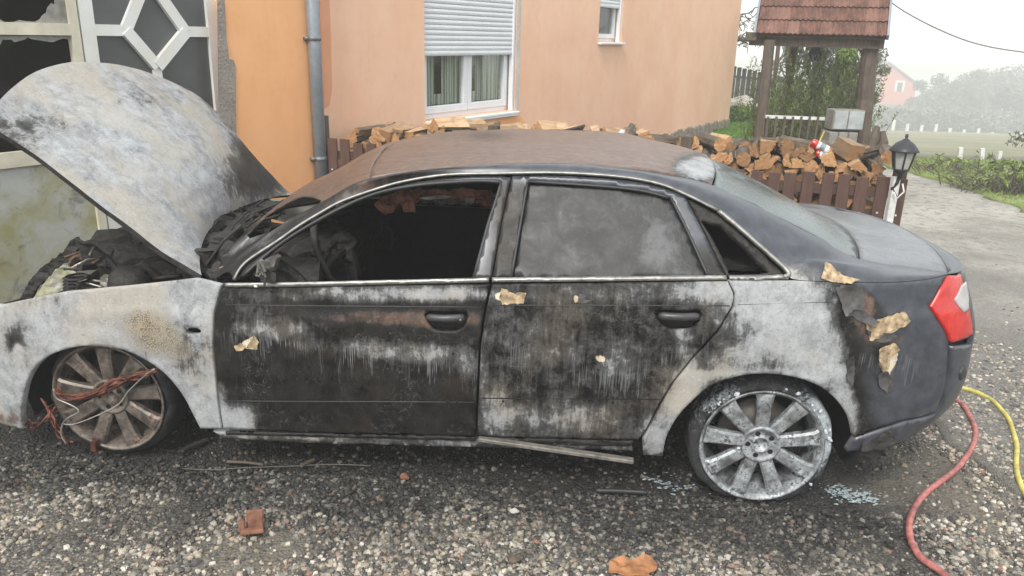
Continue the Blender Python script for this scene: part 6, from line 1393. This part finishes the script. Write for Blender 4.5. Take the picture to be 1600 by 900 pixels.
# ---- red house in the mist
YR=165;rh=empty('red_house',(0,0,0),label='red two-storey gabled house fading into the fog',cat='house')
pk=P_(1388,96,YR);el,er=P_(1330,132,YR),P_(1437,131,YR);bz_=P_(1388,205,YR)[2];wb_=P_(1388,163,YR)[2]
m=MB();w0,w1=el[0]+.5,er[0]-.6;m.add([(w0,YR,bz_-2),(w1,YR,bz_-2),(w1,YR,el[2]),(pk[0],YR,pk[2]-.3),(w0,YR,el[2])]+[(x,YR+9,z) for x,z in ((w0,bz_-2),(w1,bz_-2),(w1,el[2]),(pk[0],pk[2]-.3),(w0,el[2]))],[(0,1,2,3,4),(9,8,7,6,5),(1,6,7,2),(0,4,9,5)]);m.build('wall',M['redwall'],rh)
m=MB();m.box((w0-.02,YR-.03,bz_-2),(w1+.02,YR-.01,wb_));m.build('lower_wall',M['farroof'],rh)
m=MB();m.add([(el[0],YR-.6,el[2]-.2),(pk[0],YR-.6,pk[2]),(er[0],YR-.6,er[2]-.2),(el[0],YR+9.5,el[2]-.2),(pk[0],YR+9.5,pk[2]),(er[0],YR+9.5,er[2]-.2)]+[(el[0],YR-.6,el[2]-.45),(pk[0],YR-.6,pk[2]-.25),(er[0],YR-.6,er[2]-.45)],[(0,1,4,3),(1,2,5,4),(6,7,1,0),(7,8,2,1)]);m.build('roof',M['farroof'],rh)
for u in (1365,1406):
    a,c=P_(u-9,143,YR-.1),P_(u+9,126,YR-.1);m=MB()
    m.box((a[0],YR-.12,a[2]),(a[0]+.45,YR-.03,c[2]));m.box((c[0]-.45,YR-.12,a[2]),(c[0],YR-.03,c[2]));m.box((a[0]+.45,YR-.12,c[2]-.4),(c[0]-.45,YR-.03,c[2]));f_=m.build('window',M['offwhite'],rh);m=MB();m.box((a[0]+.45,YR-.06,a[2]),(c[0]-.45,YR-.035,c[2]-.4));m.build('pane',M['sootglass'],f_)
# ================================================================== HOSES, WIRES, SHARDS ON THE GROUND
def hose(name,pts,r,mat,label,lift=0.):
    q=cur(pts,6);P=[]
    for i,(u,v) in enumerate(q):
        g=gnd(u,v);P.append((g[0],g[1],T(g[0],g[1])+r*.9+lift+.004*mnoise.noise(Vector((i*.3,1,2)))))
    m=MB();m.tube(P,r,10);return m.build(name,M[mat],None,True,label=label,cat='hose')
hose('red_hose',[(1440,600),(1475,612),(1497,628),(1514,648),(1524,675),(1518,702),(1500,730),(1470,755),(1444,775),(1428,797),(1420,822),(1424,850),(1440,875),(1470,898),(1500,925)],.0125,'redhose','red rubber hose curving over the gravel behind the car')
hose('yellow_hose',[(1470,600),(1508,610),(1540,621),(1565,641),(1580,667),(1588,700),(1587,730),(1592,757),(1610,790),(1640,820)],.0115,'yelhose','yellow hose lying at the right edge beside the red one')
def gwire(name,pts,r,mat,label,cat='wire',lift=.006):
    P=[]
    for u,v in cur(pts,4):
        g=gnd(u,v);P.append((g[0],g[1],T(g[0],g[1])+r+lift))
    m=MB();m.tube(P,r,6);return m.build(name,M[mat],None,True,label=label,cat=cat)
gwire('bent_wire',[(285,735),(340,737),(400,734),(460,730),(520,728),(580,731)],.0022,'brake','long thin grey wire lying below the front door')
gwire('thin_rod',[(60,775),(100,762),(140,752),(190,742)],.0025,'seal','thin dark rod lying near the front wheel','rod')
gwire('wood_splinter',[(355,726),(385,728),(412,731)],.0065,'oldwood','flat pale wood splinter beside the thin wire','splinter')
gwire('wood_splinter',[(470,733),(480,727),(492,721)],.008,'oldwood','short brown splinter crossing the wire below the front door','splinter')
gwire('charred_stick',[(284,712),(300,702),(328,690)],.012,'char','charred stick leaning behind the front wheel','stick')
gwire('charred_stick',[(930,774),(970,775),(1010,777)],.010,'seal','flat dark strip on the gravel in front of the rear wheel','strip')
def chunk(name,u,v,s_,seed,mat,label,cat,amp=.5,sub=2):
    g=gnd(u,v);m=MB();blobmesh(m,(g[0],g[1],T(g[0],g[1])+s_[2]*.55),1,seed,sub,s_,amp);return m.build(name,M[mat],None,False,label=label,cat=cat)
# terracotta corner piece
g=gnd(396,836);br=MB();br.box((-.030,-.010,0),(.030,.010,.075),bev=.005);br.box((-.050,-.055,0),(.030,-.012,.016),bev=.004);br.box((-.058,-.03,.002),(-.033,.008,.045),bev=.006);o=br.build('terracotta_shard',M['terra'],None,label='upright broken terracotta tile piece on the gravel at lower left',cat='tile shard');o.location=(g[0],g[1]+.02,T(g[0],g[1]));o.rotation_euler=(R(-18),R(4),R(18))
g=gnd(988,895)
def lf_(a,c):
    a=np.atleast_1d(a);c=np.atleast_1d(c);return np.stack([g[0]+a,g[1]+c,T(g[0],g[1])+.022+np.array([.018*mnoise.noise(Vector((i*30,k*30,1)))+.25*i*k*1.5+2.2*k*k for i,k in zip(a,c)])],-1)
ql=cur([(-.085,-.02),(-.07,.035),(-.03,.045),(.01,.04),(.05,.05),(.085,.03),(.078,-.01),(.05,-.02),(.055,-.05),(0,-.045),(-.05,-.05),(-.085,-.02)],3)[:-1]
me=patch(ql,lf_,res=.008,thick=.003,shrink=0,out=(0,0,1),back=True);link('dry_leaf',me,None,M['leafbrown'],False,label='large curled orange-brown leaf at the bottom edge of the picture',cat='leaf')
chunk('brick_chip',632,748,(.020,.012,.013),4,'terra','small reddish chip below the front door edge','chip')
chunk('pale_stone',803,800,(.020,.014,.012),8,'rock','pale flat stone in the gravel below the rear door','stone')
chunk('brown_stone',803,876,(.024,.02,.012),12,'oldwood','rounded brown stone near the bottom of the gravel','stone')
# foam left on the ground by the rear wheel
def puddle(name,pts_,mat,label,seed,lift=.004,n=130):
    r=random.Random(seed);m=MB()
    for k in range(n):
        t=r.random();i=min(len(pts_)-2,int(t*(len(pts_)-1)));f=t*(len(pts_)-1)-i;u=pts_[i][0]*(1-f)+pts_[i+1][0]*f+r.gauss(0,pts_[i][2]);v=pts_[i][1]*(1-f)+pts_[i+1][1]*f+r.gauss(0,pts_[i][2]*.35);g=gnd(u,v);s_=r.uniform(.0012,.0055);blobmesh(m,(g[0],g[1],T(g[0],g[1])+lift),s_,seed+k,1,(1.8,1,.5),1.2)
    return m.build(name,M[mat],None,False,label=label,cat='foam',kind='stuff')
puddle('foam_patch',[(1292,762,12),(1330,772,14),(1360,784,8)],'foamblue','bluish extinguisher foam on the gravel right of the rear wheel',3,.006,240)
puddle('foam_patch',[(1015,748,12),(1050,760,14),(1085,772,8)],'foamblue','bluish foam traces on the gravel left of the rear wheel',7,.004,60)
# charred bits below the car
m=MB();r=random.Random(2)
for k in range(420):
    x=r.uniform(-.5,3.2);y=r.gauss(-.88,.10);p=Vector((CX+_c*x-_s2*y,CY+_s2*x+_c*y,0));s_=r.uniform(.004,.013)
    blobmesh(m,(p.x,p.y,T(p.x,p.y)+s_*.2),s_,k,1,(1.4,1,.6),.9)
m.build('charred_scraps',M['char'],None,False,label='charred scraps and ash crumbs strewn along the underside of the car',cat='debris',kind='stuff')
# under-panel scraps hanging at the rear
rag('torn_liner',[(1325,704),(1350,706),(1380,700),(1385,712),(1360,716),(1345,722),(1328,712)],-.74,M['char'],41,.004,.03)
rag('torn_panel',[(1336,686),(1352,690),(1372,682),(1395,668),(1398,690),(1380,700),(1350,705),(1330,704)],-.80,M['char'],42,.006,.02)
# ================================================================== FOG
hz=MB();hz.box((-80,-12,-21.5),(230,320,5.6));ho=hz.build('haze',None,None,kind='stuff')
hm=bpy.data.materials.new('fog');hm.use_nodes=True;nt=hm.node_tree;nt.nodes.clear();oo=nt.nodes.new('ShaderNodeOutputMaterial');pv=nt.nodes.new('ShaderNodeVolumePrincipled')
pv.inputs['Color'].default_value=(.93,.95,.95,1);pv.inputs['Density'].default_value=.0056;pv.inputs['Anisotropy'].default_value=0.
nt.links.new(pv.outputs[0],oo.inputs['Volume']);ho.data.materials.append(hm)
ho.display_type='WIRE'
bpy.context.view_layer.update()
print('highest',max((o.matrix_world@Vector(c)).z for o in scene.objects if o.type=='MESH' and o.name!='haze' for c in o.bound_box))
